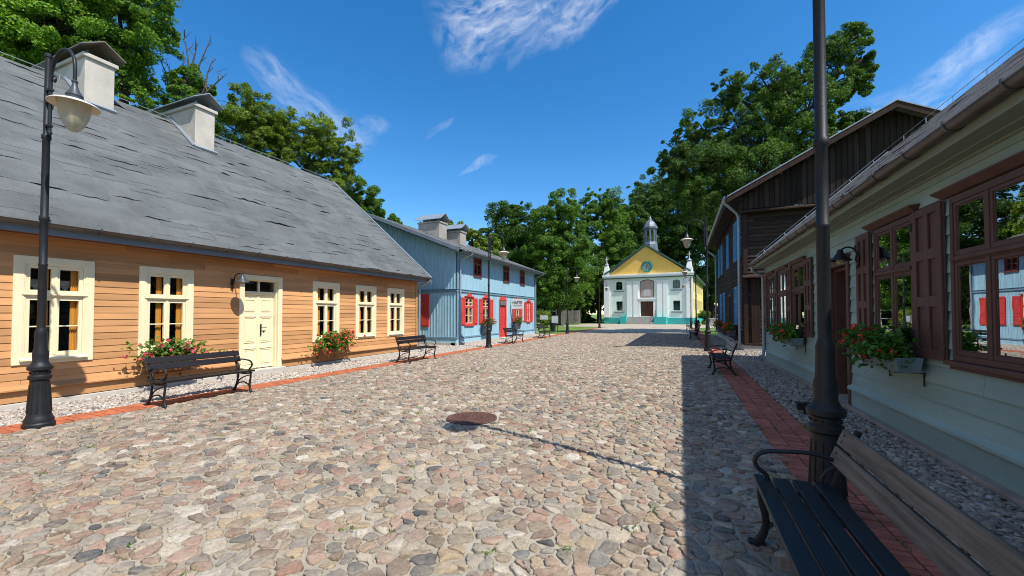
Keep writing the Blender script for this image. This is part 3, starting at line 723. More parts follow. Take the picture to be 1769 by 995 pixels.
A2 = A1+S1*W1; p = [A2+Vector((0, 0, -.01)), A2+Vector((0, -20.9, -.01)), A2+Vector((-5.9, -20.9, -.01-5.9*.859)), A2+Vector((-5.9, 0, -.01-5.9*.859))]
mb.prism(p, (0, 0, -.05)); mb.build('back_roof', 'roof', yh)
mb = MB(); 
for sgn, yy in ((1, 14.55),):
    mb.tube([A1+Vector((.0, .015, .03)), A2+Vector((0, .015, .03))], .028, 6)
    mb.tube([A2+Vector((0, .015, .03)), A2+Vector((-5.9, .015, .03-5.9*.859))], .028, 6)
mb.build('verge_flashing', 'zinc', yh)
mb = MB()
for q in range(2):
    a = A1 if q == 0 else A2
    b = A2 if q == 0 else A2+Vector((-5.9, 0, -5.9*.859))
    mb.prism([a+Vector((0, -.03, -.06)), a+Vector((0, -.03, -.24)), b+Vector((0, -.03, -.24)), b+Vector((0, -.03, -.06))], (0, .03, 0))
mb.build('barge_board', 'fascia', yh)
FE = Frame((-10.3, 0, 0), (0, 1, 0), (1, 0, 0))
mb = MB(FE); mb.box(-6.2, 14.5, 2.935, 3.045, .40, .43); mb.box(-6.2, 14.5, 3.045, 3.065, .40, .47); mb.build('fascia', 'fascia', yh)
mb = MB(FE); mb.box(-6.2, 14.5, 2.96, 2.98, .0, .398); mb.build('soffit', 'soffd', yh)
mb = MB(FE); gutter(mb, FE, -6.2, 14.6, 3.115, .515, .062, hooks=.75); mb.build('gutter', 'gutter', yh, smooth=True)
downpipe(FY, [(14.50, 3.06, .51), (14.46, 2.98, .50), (14.36, 2.80, .13), (14.33, 2.68, .09), (14.33, .30, .09), (14.33, .14, .10), (14.36, .08, .26)], .045, yh)
mb = MB()
rd = A2+Vector((0, 0, .10)); mb.tube([rd, rd+Vector((0, -20.9, 0))], .010, 6)
for k in range(14): mb.tube([A2+Vector((0, -.3-1.5*k, -.02)), A2+Vector((0, -.3-1.5*k, .10))], .010, 6)
mb.build('lightning_wire', 'zinc', yh)
def chimney(parent, x0, x1, y0, y1, zb, zt, mat, cap, flip=True, collar=.06, along='x'):
    c = MB(); c.box(x0, x1, zb, zt, y0, y1); co = c.build('chimney', mat, parent, bev=.012)
    k = MB(); k.box(x0-collar, x1+collar, zt, zt+.10, y0-collar, y1+collar); k.build('collar', mat, co, bev=.01)
    h = MB(); zr = zt+.10; ex = .20
    for yy in (y0+.05, y1-.09):
        for xx in (x0+.08, (x0+x1)/2, x1-.12): h.box(xx, xx+.04, zr, zr+.13, yy, yy+.04)
    ym = (y0+y1)/2; zc = zr+.13; rise = (y1-y0)*.42+.06
    for s_ in (-1, 1):
        ye = ym+s_*((y1-y0)/2+.16)
        h.prism([Vector((x0-ex, ye, zc)), Vector((x0-ex, ym, zc+rise)), Vector((x0-ex, ym, zc+rise-.03)), Vector((x0-ex, ye, zc-.03))], (x1-x0+2*ex, 0, 0))
    h.build('cowl', cap, co)
    return co
ch1 = chimney(yh, -17.0, -14.15, 7.87, 8.45, 5.6, 8.18, 'stucco', 'zinc')
ch2 = chimney(yh, -17.3, -14.5, 5.42, 6.03, 5.9, 8.42, 'stucco', 'zincd')
for co_, ya, xa in ((ch1, 7.85, -14.13), (ch2, 5.40, -14.48)):
    mb = MB(); pts = [Vector((x, ya, 3.10+.859*(-9.76-x)+.05)) for x in (-15.45, xa)]
    mb.tube(pts, .05, 6); mb.tube([pts[1], pts[1]+Vector((0, .66, 0))], .05, 6)
    mb.build('chimney_flashing', 'zinc', co_)

# wall lamp
def wall_lamp(F, u, z, label, reach=.40, sunny=True):
    o = F(u, z, 0); r = empty('wall_lamp', o, label, 'wall lamp', 'gooseneck lamps on the house walls')
    m1 = MB(F); m1.box(u-.035, u+.035, z-.14, z+.10, .026, .05); m1.build('wall_plate', 'iron', r, bev=.005)
    m2 = MB(F); pts = [F(u, z-.05, .045)]+[F(u, z+.02+.17*math.sin(a)+.03, .14+.13*(1-math.cos(a))) for a in np.linspace(-.4, 2.2, 10)]
    pts = [F(u, z-.06, .04), F(u, z+.02, .10)]+[F(u, z+.10+.13*math.sin(a), (.27-.16*math.cos(a))*(reach/.40)) for a in np.linspace(0.05, math.pi-.25, 10)]
    m2.tube(pts, .013, 8); m2.tube([F(u, z-.02, .05), F(u, z-.10, .09), F(u, z-.16, .05)], .010, 6)
    m2.build('arm', 'iron', r, smooth=True)
    e = F(u, z+.10, .41*reach/.40); m3 = MB(); m3.lathe([(.012, .10), (.035, .09), (.05, .03), (.075, .0), (.085, -.03), (.155, -.075), (.158, -.085), (.148, -.085), (.08, -.045), (.01, -.03)], e, 24)
    m3.build('lamp_shade', 'irong' if sunny else 'iron', r, smooth=True, ang=50)
    m4 = MB(); m4.lathe([(.02, -.05), (.05, -.07), (.055, -.10), (.04, -.14), (.01, -.155)], e, 16); m4.build('bulb_glass', 'globe', r, smooth=True)
    return r
wall_lamp(FY, 6.60, 2.36, 'small grey gooseneck wall lamp left of the cream door')

# ------------------------------------------------------------------ flower boxes
def leaves_np(C, Nrm, size, aspect=.7, jitter=.9):
    n = len(C); nn = Nrm+jitter*rng.standard_normal((n, 3)); nn /= np.linalg.norm(nn, axis=1)[:, None]+1e-9
    t = rng.standard_normal((n, 3)); t -= (t*nn).sum(1)[:, None]*nn; t /= np.linalg.norm(t, axis=1)[:, None]+1e-9
    b = np.cross(nn, t); s = (size*rng.uniform(.6, 1.35, n))[:, None]
    k = s*.12*nn
    V = np.stack([C-t*s, C+b*s*aspect-k, C+t*s, C-b*s*aspect-k], 1).reshape(-1, 3)
    F = np.arange(4*n).reshape(n, 4)
    return V, F
def flower_box(F, u0, u1, z, label, boxm, leafm, petm, dens=1.0, out=.30, h=.18, spread=.22, hang=.16, tall=.26, bias=0.0, gap=.03, bloom=.55):
    o = F((u0+u1)/2, z, gap+out/2); r = empty('flower_box', o, label, 'flower box', 'flower boxes under the windows')
    b = MB(F); t = .012
    b.add([F(u0+.03, z, gap+.02), F(u1-.03, z, gap+.02), F(u1-.03, z, gap+out-.04), F(u0+.03, z, gap+out-.04), F(u0, z+h, gap), F(u1, z+h, gap), F(u1, z+h, gap+out), F(u0, z+h, gap+out),
           F(u0+t, z+h, gap+t), F(u1-t, z+h, gap+t), F(u1-t, z+h, gap+out-t), F(u0+t, z+h, gap+out-t), F(u0+t, z+h-.04, gap+t), F(u1-t, z+h-.04, gap+t), F(u1-t, z+h-.04, gap+out-t), F(u0+t, z+h-.04, gap+out-t)],
          [(3, 2, 1, 0), (0, 1, 5, 4), (1, 2, 6, 5), (2, 3, 7, 6), (3, 0, 4, 7), (4, 5, 9, 8), (5, 6, 10, 9), (6, 7, 11, 10), (7, 4, 8, 11), (8, 9, 13, 12), (9, 10, 14, 13), (10, 11, 15, 14), (11, 8, 12, 15), (12, 13, 14, 15)])
    b.build('box', boxm, r, bev=.004)
    for uu in (u0+.12, u1-.12):
        br = MB(F); br.box(uu-.012, uu+.012, z-.012, z-.001, .0, gap+out-.03); br.box(uu-.012, uu+.012, z-.16, z-.012, .024, .034)
        br.build('bracket', 'iron', r)
    n = int(1500*dens*(u1-u0)); L_ = u1-u0
    # trailing stems: each leaf belongs to a stem that arches out of the box
    ns = int(95*L_*dens); Cs = []; Ns = []; tips = []
    for i in range(ns):
        uu = random.uniform(u0+.03, u1-.03); dd = random.uniform(gap+.05, gap+out-.03)
        du = random.gauss(bias*.5, spread); dout = abs(random.gauss(.12, .13)); up = random.uniform(.06, tall); hg = random.choice((0, 0, random.uniform(0, hang)))
        m_ = 16
        for k in range(m_):
            t = (k+random.random())/m_
            q = F(uu+du*t, z+h-.03+up*math.sin(min(1.9, t*2.1))-hg*1.6*t*t, dd+dout*t)
            Cs.append((q.x+random.gauss(0, .035), q.y+random.gauss(0, .035), q.z+random.gauss(0, .035))); Ns.append((F.d.x*.6, F.d.y*.6, 1))
        tips.append((F(uu+du, z+h-.03+up*math.sin(1.9)-hg*1.6+.03, dd+dout), hg))
    V, Fc = leaves_np(np.array(Cs), np.array(Ns), .034, .85, .7)
    npmesh('foliage', V, Fc, leafm, r)
    Cs = []; Ns = []
    for (p, hg) in tips:
        if random.random() < bloom:
            rr = random.uniform(.022, .045)
            for k in range(18):
                v = Vector((random.gauss(0, 1), random.gauss(0, 1), random.gauss(0, 1))).normalized()
                Cs.append(tuple(p+v*rr)); Ns.append(tuple(v))
    V, Fc = leaves_np(np.array(Cs), np.array(Ns), .021, .9, .35)
    npmesh('blossoms', V, Fc, petm, r)
    return r
flower_box(FY, 4.80, 5.62, .40, 'rust flower box of red geraniums behind the first bench', 'boxbrown', 'leafp', 'petalp', 1.7, gap=.10, bias=-.05, bloom=.35, tall=.48, spread=.28, h=.20)
flower_box(FY, 9.06, 9.98, .36, 'rust flower box full of red geraniums right of the cream door', 'boxbrown', 'leafp', 'petal', 1.7, gap=.10, spread=.30, tall=.52, bias=.15, h=.20)

# ------------------------------------------------------------------ BLUE HOUSE
bh = empty('wooden_house', (-10.45, 17.8, 0), 'light blue two storey boarded house with red shutters and two chimneys', 'house', 'wooden houses along the street')
FB = Frame((-10.45, 0, 0), (0, 1, 0), (1, 0, 0)); FBG = Frame((-10.45, 17.8, 0), (-1, 0, 0), (0, -1, 0))
BW = [(18.66, 19.54), (20.72, 21.56), (25.62, 26.40), (27.86, 28.6)]
BU = [(19.66, 20.50), (23.66, 24.54), (26.56, 27.40)]
bops = [(a, b, 1.05, 2.45) for a, b in BW]+[(a, b, 3.72, 4.70) for a, b in BU]+[(23.02, 24.06, 0, 2.45)]
mb = MB(FB); flat_wall(mb, FB, 17.8, 29.65, .35, 4.9, bops, -.03, 0)
vboards(mb, FB, 17.93, 29.6, .36, 2.70, .17, bops); vboards(mb, FB, 17.93, 29.6, 2.86, 4.9, .17, bops)
mb.build('front_wall', 'blue', bh)
ztop = lambda u: 4.62+.395*(u+.55) if u < 5.55 else 4.62+.395*(11.65-u)
mb = MB(FBG); pts = [FBG(0, .35), FBG(11.1, .35), FBG(11.1, 4.75), FBG(5.55, 6.95), FBG(0, 4.75)]
mb.prism(pts, FBG.d*-.03); vboards(mb, FBG, .13, 11.1, .36, 2.70, .17, [(1.62, 2.3, .9, 2.6)]); vboards(mb, FBG, .13, 11.1, 2.86, ztop, .17, [])
mb.prism([p+Vector((0, 11.85, 0)) for p in pts], FBG.d*-.03)
mb.box(-.04, -.01, .3, 4.8, -29.65+17.8, 0, Frame((-21.5, 17.8, 0), (1, 0, 0), (0, -1, 0)))
mb.build('side_wall', 'blue', bh)
mb = MB(FB); mb.box(17.76, 29.69, 2.72, 2.84, .001, .055); mb.box(17.70, 29.72, 2.84, 2.865, .001, .085); mb.box(17.76, 22.99, .345, .42, .001, .05); mb.box(24.09, 29.69, .345, .42, .001, .05)
mb.box(-.04, 11.1, 2.72, 2.84, .001, .055, FBG); mb.box(-.06, 11.1, 2.84, 2.865, .001, .085, FBG); mb.box(-.04, 11.1, .345, .42, .001, .05, FBG)
mb.box(17.80, 17.90, .42, 2.72, .001, .04); mb.box(17.80, 17.90, 2.865, 4.8, .001, .04); mb.box(29.55, 29.65, .42, 2.72, .001, .04); mb.box(29.55, 29.65, 2.865, 4.8, .001, .04)
mb.build('trim_band', 'blued', bh, bev=.004)
mb = MB(FB); mb.box(17.82, 23.0, .12, .345, -.02, .02); mb.box(24.08, 29.63, .12, .345, -.02, .02); mb.box(0, 11, .12, .345, -.02, .02, FBG); mb.build('skirt_board', 'blue', bh)
mb = MB(FB); mb.box(17.75, 29.7, -.05, .118, -.3, .05); mb.box(0.05, 11, -.05, .118, -.3, .05, FBG); mb.build('plinth', 'plinth', bh)
def blue_window(a, b, z0, z1, shut=True, cap=True, mat='red', left=True, right=True):
    wo = MB(FB); ring(wo, FB, a-.05, b+.05, z0-.05, z1+.05, .09, .09, .08, .09, -.05, .03)
    um = (a+b)/2; rz = z0+(z1-z0)*.66; wo.box(a+.04, b-.04, rz-.03, rz+.03, -.05, .02, FB); wo.box(um-.03, um+.03, z0+.03, z1-.04, -.05, .018, FB)
    if cap:
        n = 9; pts = [FB(um-.26, z1+.05, .002)]+[FB(um-.26*math.cos(math.pi*k/n), z1+.07+.16*math.sin(math.pi*k/n), .002) for k in range(n+1)]+[FB(um+.26, z1+.05, .002)]
        wo.prism(pts, FB.d*.06); wo.box(a-.08, b+.08, z1+.052, z1+.09, .032, .085, FB); wo.box(um-.06, um+.06, z1+.20, z1+.27, .003, .05, FB)
    wo.box(a-.08, b+.08, z0-.10, z0-.05, .0, .08, FB)
    w_ = wo.build('window', mat, bh, bev=.004)
    s = MB(FB)
    for c, d in ((a+.045, um-.035), (um+.035, b-.045)):
        for e, f in ((z0+.04, rz-.035), (rz+.035, z1-.045)):
            ring(s, FB, c, d, e, f, .03, .03, .03, .03, -.04, .0); s.box(c+.03, d-.03, (e+f)/2-.012, (e+f)/2+.012, -.035, -.005, FB)
    s.build('sash', 'cream' if mat == 'red' else 'redbrown', w_)
    g = MB(FB); g.quad(FB(a+.04, z0+.03, -.03), FB(b-.04, z0+.03, -.03), FB(b-.04, z1-.04, -.03), FB(a+.04, z1-.04, -.03)); g.build('pane', 'pane', w_)
    if mat == 'red':
        c = MB(FB)
        for x0, x1 in ((a+.04, a+.20), (b-.20, b-.04)):
            for k in range(6): c.quad(FB(x0+(x1-x0)*k/6, z0, -.10-.02*(k % 2)), FB(x0+(x1-x0)*(k+1)/6, z0, -.10-.02*((k+1) % 2)), FB(x0+(x1-x0)*(k+1)/6, z1, -.10-.02*((k+1) % 2)), FB(x0+(x1-x0)*k/6, z1, -.10-.02*(k % 2)))
        c.build('curtain', 'lace', w_)
    if shut:
        for x0, x1 in ([(a-.50, a-.06)] if left else [])+([(b+.06, b+.50)] if right else []):
            s = MB(FB); s.box(x0, x1, z0-.03, z1+.0, .025, .048)
            for zz0, zz1 in ((z0+.02, z0+.50), (z0+.58, z1-.05)):
                ring(s, FB, x0+.03, x1-.03, zz0, zz1, .05, .05, .05, .05, .048, .062)
            s.build('shutter', 'red', bh, bev=.004)
for i, (a, b) in enumerate(BW): blue_window(a, b, 1.05, 2.45)
for a, b in BU: blue_window(a, b, 3.74, 4.68, shut=False, cap=False, mat='redbrown')
s = MB(FBG); s.box(1.62, 2.12, .92, 2.62, .026, .05)
for z0, z1 in ((1.0, 1.7), (1.8, 2.55)): ring(s, FBG, 1.66, 2.08, z0, z1, .05, .05, .05, .05, .05, .065)
s.build('shutter', 'red', bh, bev=.004)
d = MB(FB); d.box(23.05, 24.03, .12, 2.12, -.10, -.05)
for a, b in ((23.10, 23.50), (23.58, 23.98)):
    for z0, z1 in ((.25, .8), (.9, 1.5), (1.6, 2.05)): ring(d, FB, a, b, z0, z1, .04, .04, .04, .04, -.05, -.03)
ring(d, FB, 22.98, 24.10, .10, 2.45, .09, .09, 0, .08, -.06, .035)
n = 9; d.prism([FB(23.0, 2.45, .003)]+[FB(23.54-.54*math.cos(math.pi*k/n), 2.46+.24*math.sin(math.pi*k/n), .003) for k in range(n+1)]+[FB(24.08, 2.45, .003)], FB.d*.05)
do = d.build('door', 'red', bh, bev=.004)
mb = MB(FB); mb.box(23.10, 23.98, 2.14, 2.42, .036, .05); mb.build('name_panel', 'greysign', do)
mb = MB(FB); mb.box(22.95, 24.12, -.04, .118, .06, .40); mb.build('doorstep', 'plinth', bh)
# roof, low pitch
sB = math.atan(.395); SB = Vector((-math.cos(sB), 0, math.sin(sB))); AB = Vector((-9.85, 30.25, 4.76)); WB = 6.1/math.cos(sB)
felt_roof('roof', 'roof', bh, AB, (0, -1, 0), SB, 13.25, WB, .5, .5, 5)
AB2 = AB+SB*WB; p = [AB2, AB2+Vector((0, -13.25, 0)), AB2+Vector((-6.1, -13.25, -6.1*.395)), AB2+Vector((-6.1, 0, -6.1*.395))]
mb = MB(); mb.prism([q+Vector((0, 0, -.005)) for q in p], (0, 0, -.05)); mb.build('back_roof', 'roof', bh)
mb = MB(); a = AB+Vector((0, -13.25, 0)); b2 = AB2+Vector((0, -13.25, 0)); c2 = p[2]
for q0, q1 in ((a, b2), (b2, c2)): mb.prism([q0+Vector((0, -.035, .03)), q0+Vector((0, -.035, -.15)), q1+Vector((0, -.035, -.15)), q1+Vector((0, -.035, .03))], (0, .033, 0))
mb.build('barge_board', 'fascia', bh)
for xx in (-10.35, -13.0, -15.9):
    zz = 4.76+.395*(-9.85-xx)
    mb = MB(); mb.box(xx-.06, xx+.06, zz-.24, zz-.08, 17.06, 17.80); mb.build('purlin_end', 'blued', bh)
mb = MB(FB); gutter(mb, FB, 17.55, 30.3, 4.76, .66, .06, hooks=0); mb.box(17.65, 30.2, 4.66, 4.745, .55, .575); mb.build('gutter', 'zinc', bh, smooth=True)
mb = MB(FB); mb.box(17.65, 30.2, 4.70, 4.72, .0, .548); mb.build('soffit', 'blued', bh)
for uu, ud in ((18.02, 18.25), (29.60, 29.9)):
    downpipe(FB, [(ud, 4.74, .66), (ud, 4.62, .64), (uu+.02, 4.40, .12), (uu, 4.28, .10), (uu, .34, .10), (uu, .2, .11), (uu+.03, .12, .30)], .045, bh, clips=(.8, 2.4, 3.9))
chimney(bh, -15.8, -14.2, 22.0, 22.9, 5.9, 7.45, 'stuccog', 'zinc', collar=.05)
chimney(bh, -15.2, -13.75, 23.9, 24.7, 5.6, 7.15, 'stuccog', 'zinc', collar=.05)
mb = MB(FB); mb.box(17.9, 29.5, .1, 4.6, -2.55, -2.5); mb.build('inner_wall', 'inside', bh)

# projecting sign
sg = empty('hanging_sign', FB(24.75, 2.45, .4), 'white hanging sign board with black letters beside the red door', 'sign')
mb = MB(FB); mb.box(24.735, 24.765, 1.93, 2.58, .12, .95); mb.build('sign_board', 'signw', sg, bev=.004)
mb = MB(FB); mb.tube([FB(24.75, 2.64, .0), FB(24.75, 2.64, 1.0)], .014, 8); mb.tube([FB(24.75, 2.3, .0), FB(24.75, 2.64, .5)], .010, 6)
for dd in (.2, .87): mb.tube([FB(24.75, 2.64, dd), FB(24.75, 2.58, dd)], .008, 6)
mb.build('bracket', 'iron', sg)
def text(s_, loc, size, rot, mat, parent, name='lettering', ext=.003):
    cu = bpy.data.curves.new(name, 'FONT'); cu.body = s_; cu.size = size; cu.align_x = 'CENTER'; cu.align_y = 'CENTER'; cu.extrude = ext
    tmp = bpy.data.objects.new(name, cu); COL.objects.link(tmp)
    me = bpy.data.meshes.new_from_object(tmp.evaluated_get(bpy.context.evaluated_depsgraph_get())); bpy.data.objects.remove(tmp); bpy.data.curves.remove(cu)
    me.materials.clear(); me.materials.append(M[mat]); me.name = name
    o = bpy.data.objects.new(name, me); COL.objects.link(o)
    o.location = Vector(loc)-parent.location; o.rotation_euler = rot; o.parent = parent
    return o
t_ = text('HAFTR', FB(24.728, 2.33, .535), .25, (R(90), 0, 0), 'letter', sg); t_.scale = (.9, 1.2, 1)
mb = MB(FB)
for k in range(12): mb.box(24.727, 24.735, 2.115+.012*math.sin(k*1.4), 2.14+.012*math.sin(k*1.4), .24+.05*k, .29+.05*k)
mb.build('underline_mark', 'letter', sg)
flower_box(FB, 20.40, 21.30, .58, 'slate planter with pink flowers under the blue house window', 'boxdark', 'leafp', 'petalp', .9, h=.42, tall=.4, spread=.3, gap=.06)
flower_box(FB, 25.0, 25.85, .55, 'slate planter with bushy green plants right of the red door', 'boxdark', 'leafp', 'petalp', .9, h=.42, tall=.5, spread=.3, gap=.06)

# ------------------------------------------------------------------ RIGHT (PALE) HOUSE
rh = empty('wooden_house', (2.68, 0, 0), 'pale grey green boarded house with brown shutters and a long grey gutter', 'house', 'wooden houses along the street')
FR = Frame((2.68, 0, 0), (0, 1, 0), (-1, 0, 0))
YE = 16.0
RW = [(4.62, 5.72), (6.50, 7.56), (11.25, 12.30), (12.95, 13.95), (14.60, 15.5)]
rops = [(a, b, 1.13, 2.80) for a, b in RW]+[(8.62, 9.80, 0, 2.48)]
mb = MB(FR)
def pieces(mb):
    lap_wall(mb, FR, -7, YE, .40, 3.22, .205, rops, out=.020, seams=5)
pieces(mb)
for a, b in intervals(-7, YE, [(8.60, 9.82)]):
    mb.add([FR(a, .42, .02), FR(b, .42, .02), FR(b, .36, .075), FR(a, .36, .075), FR(a, .33, .075), FR(b, .33, .075), FR(b, .33, -.02), FR(a, .33, -.02)], [(0, 1, 2, 3), (3, 2, 5, 4), (4, 5, 6, 7), (0, 3, 4, 7), (1, 6, 5, 2)])
    mb.box(a, b, .06, .329, -.02, .03)
mb.build('front_wall', 'rwall', rh)
mb = MB(FR)
for a, b in intervals(-7, YE+.06, [(8.5, 9.9)]): mb.box(a, b, -.06, .058, -.2, .12)
mb.build('plinth', 'plinthd', rh, bev=.01)
mb = MB(FR); mb.box(YE-.10, YE+.02, .42, 3.2, -.05, .035); mb.build('corner_board', 'rwall', rh, bev=.004)
mb = MB()
FRG = Frame((2.68, YE, 0), (1, 0, 0), (0, 1, 0)); rprof = lambda z: (0.0, 6.6) if z < 3.3 else ((z-3.3)/.88, 6.6-(z-3.3)/.88)
lap_wall(mb, FRG, 0, 6.6, .06, 6.1, .205, [], top=rprof)
FRG2 = Frame((2.68, -7, 0), (1, 0, 0), (0, -1, 0)); lap_wall(mb, FRG2, 0, 6.6, .06, 6.1, .205, [], top=rprof)
mb.box(9.28, 9.33, 0, 3.3, -7, YE); mb.build('side_wall', 'rwall', rh)
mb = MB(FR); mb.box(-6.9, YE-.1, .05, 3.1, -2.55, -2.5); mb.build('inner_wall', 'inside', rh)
mb = MB(FR); mb.add([FR(-7.1, 3.16, .005), FR(YE, 3.16, .005), FR(YE, 3.15, .37), FR(-7.1, 3.15, .37), FR(-7.1, 3.18, .005), FR(YE, 3.18, .005), FR(YE, 3.17, .37), FR(-7.1, 3.17, .37)], [(0, 1, 2, 3), (7, 6, 5, 4), (3, 2, 6, 7), (0, 4, 5, 1), (0, 3, 7, 4), (1, 5, 6, 2)])
mb.box(-7.1, YE, 3.172, 3.29, .34, .368); mb.box(-7.1, YE, 3.135, 3.158, .024, .05)
mb.box(-7.1, YE, 3.140, 3.153, .16, .19)
mb.build('soffit', 'soffit', rh)
mb = MB(FR); gutter(mb, FR, -7.1, YE-.1, 3.285, .435, .068, hooks=.72); mb.build('gutter', 'gutter', rh, smooth=True)
downpipe(FR, [(YE-.16, 3.18, .435), (YE-.15, 3.05, .41), (YE-.05, 2.9, .12), (YE-.02, 2.78, .09), (YE-.02, .4, .09), (YE-.02, .2, .11), (YE-.05, .10, .30)], .05, rh)
sR = math.atan(.88); SR = Vector((math.cos(sR), 0, math.sin(sR))); AR = Vector((2.24, -7.2, 3.31)); WR = 3.75/math.cos(sR)
felt_roof('roof', 'roofr', rh, AR, (0, 1, 0), SR, YE+7.3, WR, .32, .28, 9)
AR2 = AR+SR*WR
mb = MB(); mb.prism([AR2+Vector((0, 0, -.006)), AR2+Vector((0, YE+7.3, -.006)), AR2+Vector((3.7, YE+7.3, -3.27)), AR2+Vector((3.7, 0, -3.27))], (0, 0, -.05)); mb.build('back_roof', 'roofr', rh)
yv = YE+.1; mb = MB(); a = Vector((2.24, yv, 3.31)); b2 = a+SR*WR
mb.prism([a+Vector((0, -.1, .012)), a+Vector((0, .03, .012)), b2+Vector((0, .03, .012)), b2+Vector((0, -.1, .012))], Vector((-.015, 0, .02)))
mb.prism([b2+Vector((0, .03, .012)), b2+Vector((0, -.1, .012)), b2+Vector((3.7, -.1, -3.25)), b2+Vector((3.7, .03, -3.25))], Vector((.015, 0, .02)))
mb.build('verge_flashing', 'zinc', rh)
mb = MB()
mb.tube([AR2+Vector((0, 0, .14)), AR2+Vector((0, YE+7.3, .14))], .007, 6)
for k in range(20): mb.tube([AR2+Vector((0, .4+1.15*k, -.02)), AR2+Vector((0, .4+1.15*k, .14))], .010, 6)
for k in range(6):
    q = a+SR*(WR*(.12+.16*k)); mb.tube([q, q+Vector((-.05, 0, .09))], .010, 6)
mb.tube([a+SR*.3+Vector((-.05, 0, .09)), b2+Vector((-.02, 0, .12))], .007, 6)
mb.build('lightning_wire', 'zinc', rh)
def brown_window(a, b, head=True):
    wo = MB(FR); z0, z1 = 1.13, 2.80
    ring(wo, FR, a-.02, b+.02, z0-.02, z1+.02, .05, .05, .06, .06, -.10, .040)
    rz = 2.17; wo.box(a+.03, b-.03, rz-.035, rz+.035, -.09, .036, FR); wo.box(a+.01, b-.01, rz-.018, rz+.018, .036, .062, FR)
    um = (a+b)/2
    wo.box(um-.022, um+.022, z0+.04, rz-.035, -.08, .038, FR); wo.box(um-.022, um+.022, rz+.035, z1-.04, -.08, .038, FR)
    o_ = wo.build('window', 'brown', rh, bev=.004)
    s = MB(FR); g = MB(FR)
    for c, d in ((a+.031, um-.024), (um+.024, b-.031)):
        for e, f in ((z0+.042, rz-.037), (rz+.037, z1-.042)):
            ring(s, FR, c, d, e, f, .036, .036, .045, .036, -.03, .030)
            ring(s, FR, c+.036, d-.036, e+.045, f-.036, .010, .010, .010, .010, -.02, .020)
            g.quad(FR(c+.03, e+.04, .006), FR(d-.03, e+.04, .015), FR(d-.03, f-.03, .015), FR(c+.03, f-.03, .006))
    s.build('sash', 'brown', o_, bev=.003); g.build('pane', 'paner', o_)
    h = MB(FR); h.add([FR(a-.12, 2.84, .005), FR(b+.12, 2.84, .005), FR(b+.12, 2.84, .06), FR(a-.12, 2.84, .06), FR(a-.16, 2.90, .005), FR(b+.16, 2.90, .005), FR(b+.16, 2.90, .13), FR(a-.16, 2.90, .13), FR(a-.16, 2.925, .005), FR(b+.16, 2.925, .005), FR(b+.16, 2.915, .13), FR(a-.16, 2.915, .13)],
                      [(0, 3, 2, 1), (3, 7, 6, 2), (0, 4, 7, 3), (1, 2, 6, 5), (7, 11, 10, 6), (8, 9, 10, 11), (4, 8, 11, 7), (5, 6, 10, 9)]); h.build('head_moulding', 'brown', o_)
    sl = MB(FR); sl.box(a-.08, b+.08, 1.06, 1.108, .0, .09); sl.box(a-.05, b+.05, 1.02, 1.058, .0, .05); sl.build('sill', 'brown', o_, bev=.005)
def brown_shutter(x0, x1):
    s = MB(FR); s.box(x0, x1, 1.09, 2.83, .028, .05)
    w_ = (x1-x0)
    for z0, z1 in ((1.16, 1.66), (1.78, 2.24), (2.36, 2.77)):
        pass
    # stiles, rails and a middle muntin standing proud of the panels
    for xa, xb in ((x0, x0+.085), ((x0+x1)/2-.045, (x0+x1)/2+.045), (x1-.085, x1)): s.box(xa, xb, 1.09, 2.83, .051, .074)
    for za, zb in ((1.09, 1.20), (1.68, 1.80), (2.22, 2.34), (2.74, 2.83)):
        for xa, xb in ((x0+.085, (x0+x1)/2-.045), ((x0+x1)/2+.045, x1-.085)): s.box(xa, xb, za, zb, .0512, .0738)
    o_ = s.build('shutter', 'brown', rh, bev=.005)
    for z in (1.3, 2.6): hg = MB(FR); hg.box(x1-.012, x1+.03, z, z+.10, .03, .085); hg.build('hinge', 'iron', o_)
for a, b in RW: brown_window(a, b)
for x0, x1 in ((3.9, 4.52), (5.83, 6.42), (7.66, 8.14), (10.60, 11.14), (12.36, 12.88), (14.02, 14.52), (15.56, 15.94)): brown_shutter(x0, x1)
d = MB(FR); ring(d, FR, 8.56, 9.86, .06, 2.58, .10, .10, 0, .12, -.10, .05); ring(d, FR, 8.66, 9.76, .06, 2.46, .06, .06, 0, .06, -.42, -.10)
d.box(8.54, 9.88, 2.582, 2.63, .0, .10, FR)
do = d.build('door', 'brown', rh, bev=.005)
for a, b in ((8.722, 9.208), (9.212, 9.698)):
    l = MB(FR); ring(l, FR, a, b, .10, 2.39, .10, .10, .14, .10, -.42, -.37); l.box(a+.10, b-.10, .95, 1.10, -.42, -.365); l.box(a+.10, b-.10, .24, .95, -.42, -.40); ring(l, FR, a+.14, b-.14, .32, .86, .03, .03, .03, .03, -.40, -.385)
    lo = l.build('door_leaf', 'brown', do, bev=.004)
    g = MB(FR); g.quad(FR(a+.10, 1.10, -.40), FR(b-.10, 1.10, -.40), FR(b-.10, 2.29, -.40), FR(a+.10, 2.29, -.40)); g.build('pane', 'paned', lo)
    sc_ = MB(FR); uu = (a+b)/2
    for k in range(4):
        zc = 1.25+.28*k; sc_.tube([FR(uu+.07*math.cos(t), zc+.11*math.sin(t), -.385) for t in np.linspace(0, 6.0, 16)], .008, 6)
    sc_.build('iron_scroll', 'iron', lo)
mb = MB(FR); mb.box(8.50, 9.92, -.05, .058, -.4, .28); mb.build('doorstep', 'plinthd', rh, bev=.01)
wall_lamp(FR, 8.06, 2.44, 'black gooseneck wall lamp between brown shutter and brown door', reach=.29, sunny=False)
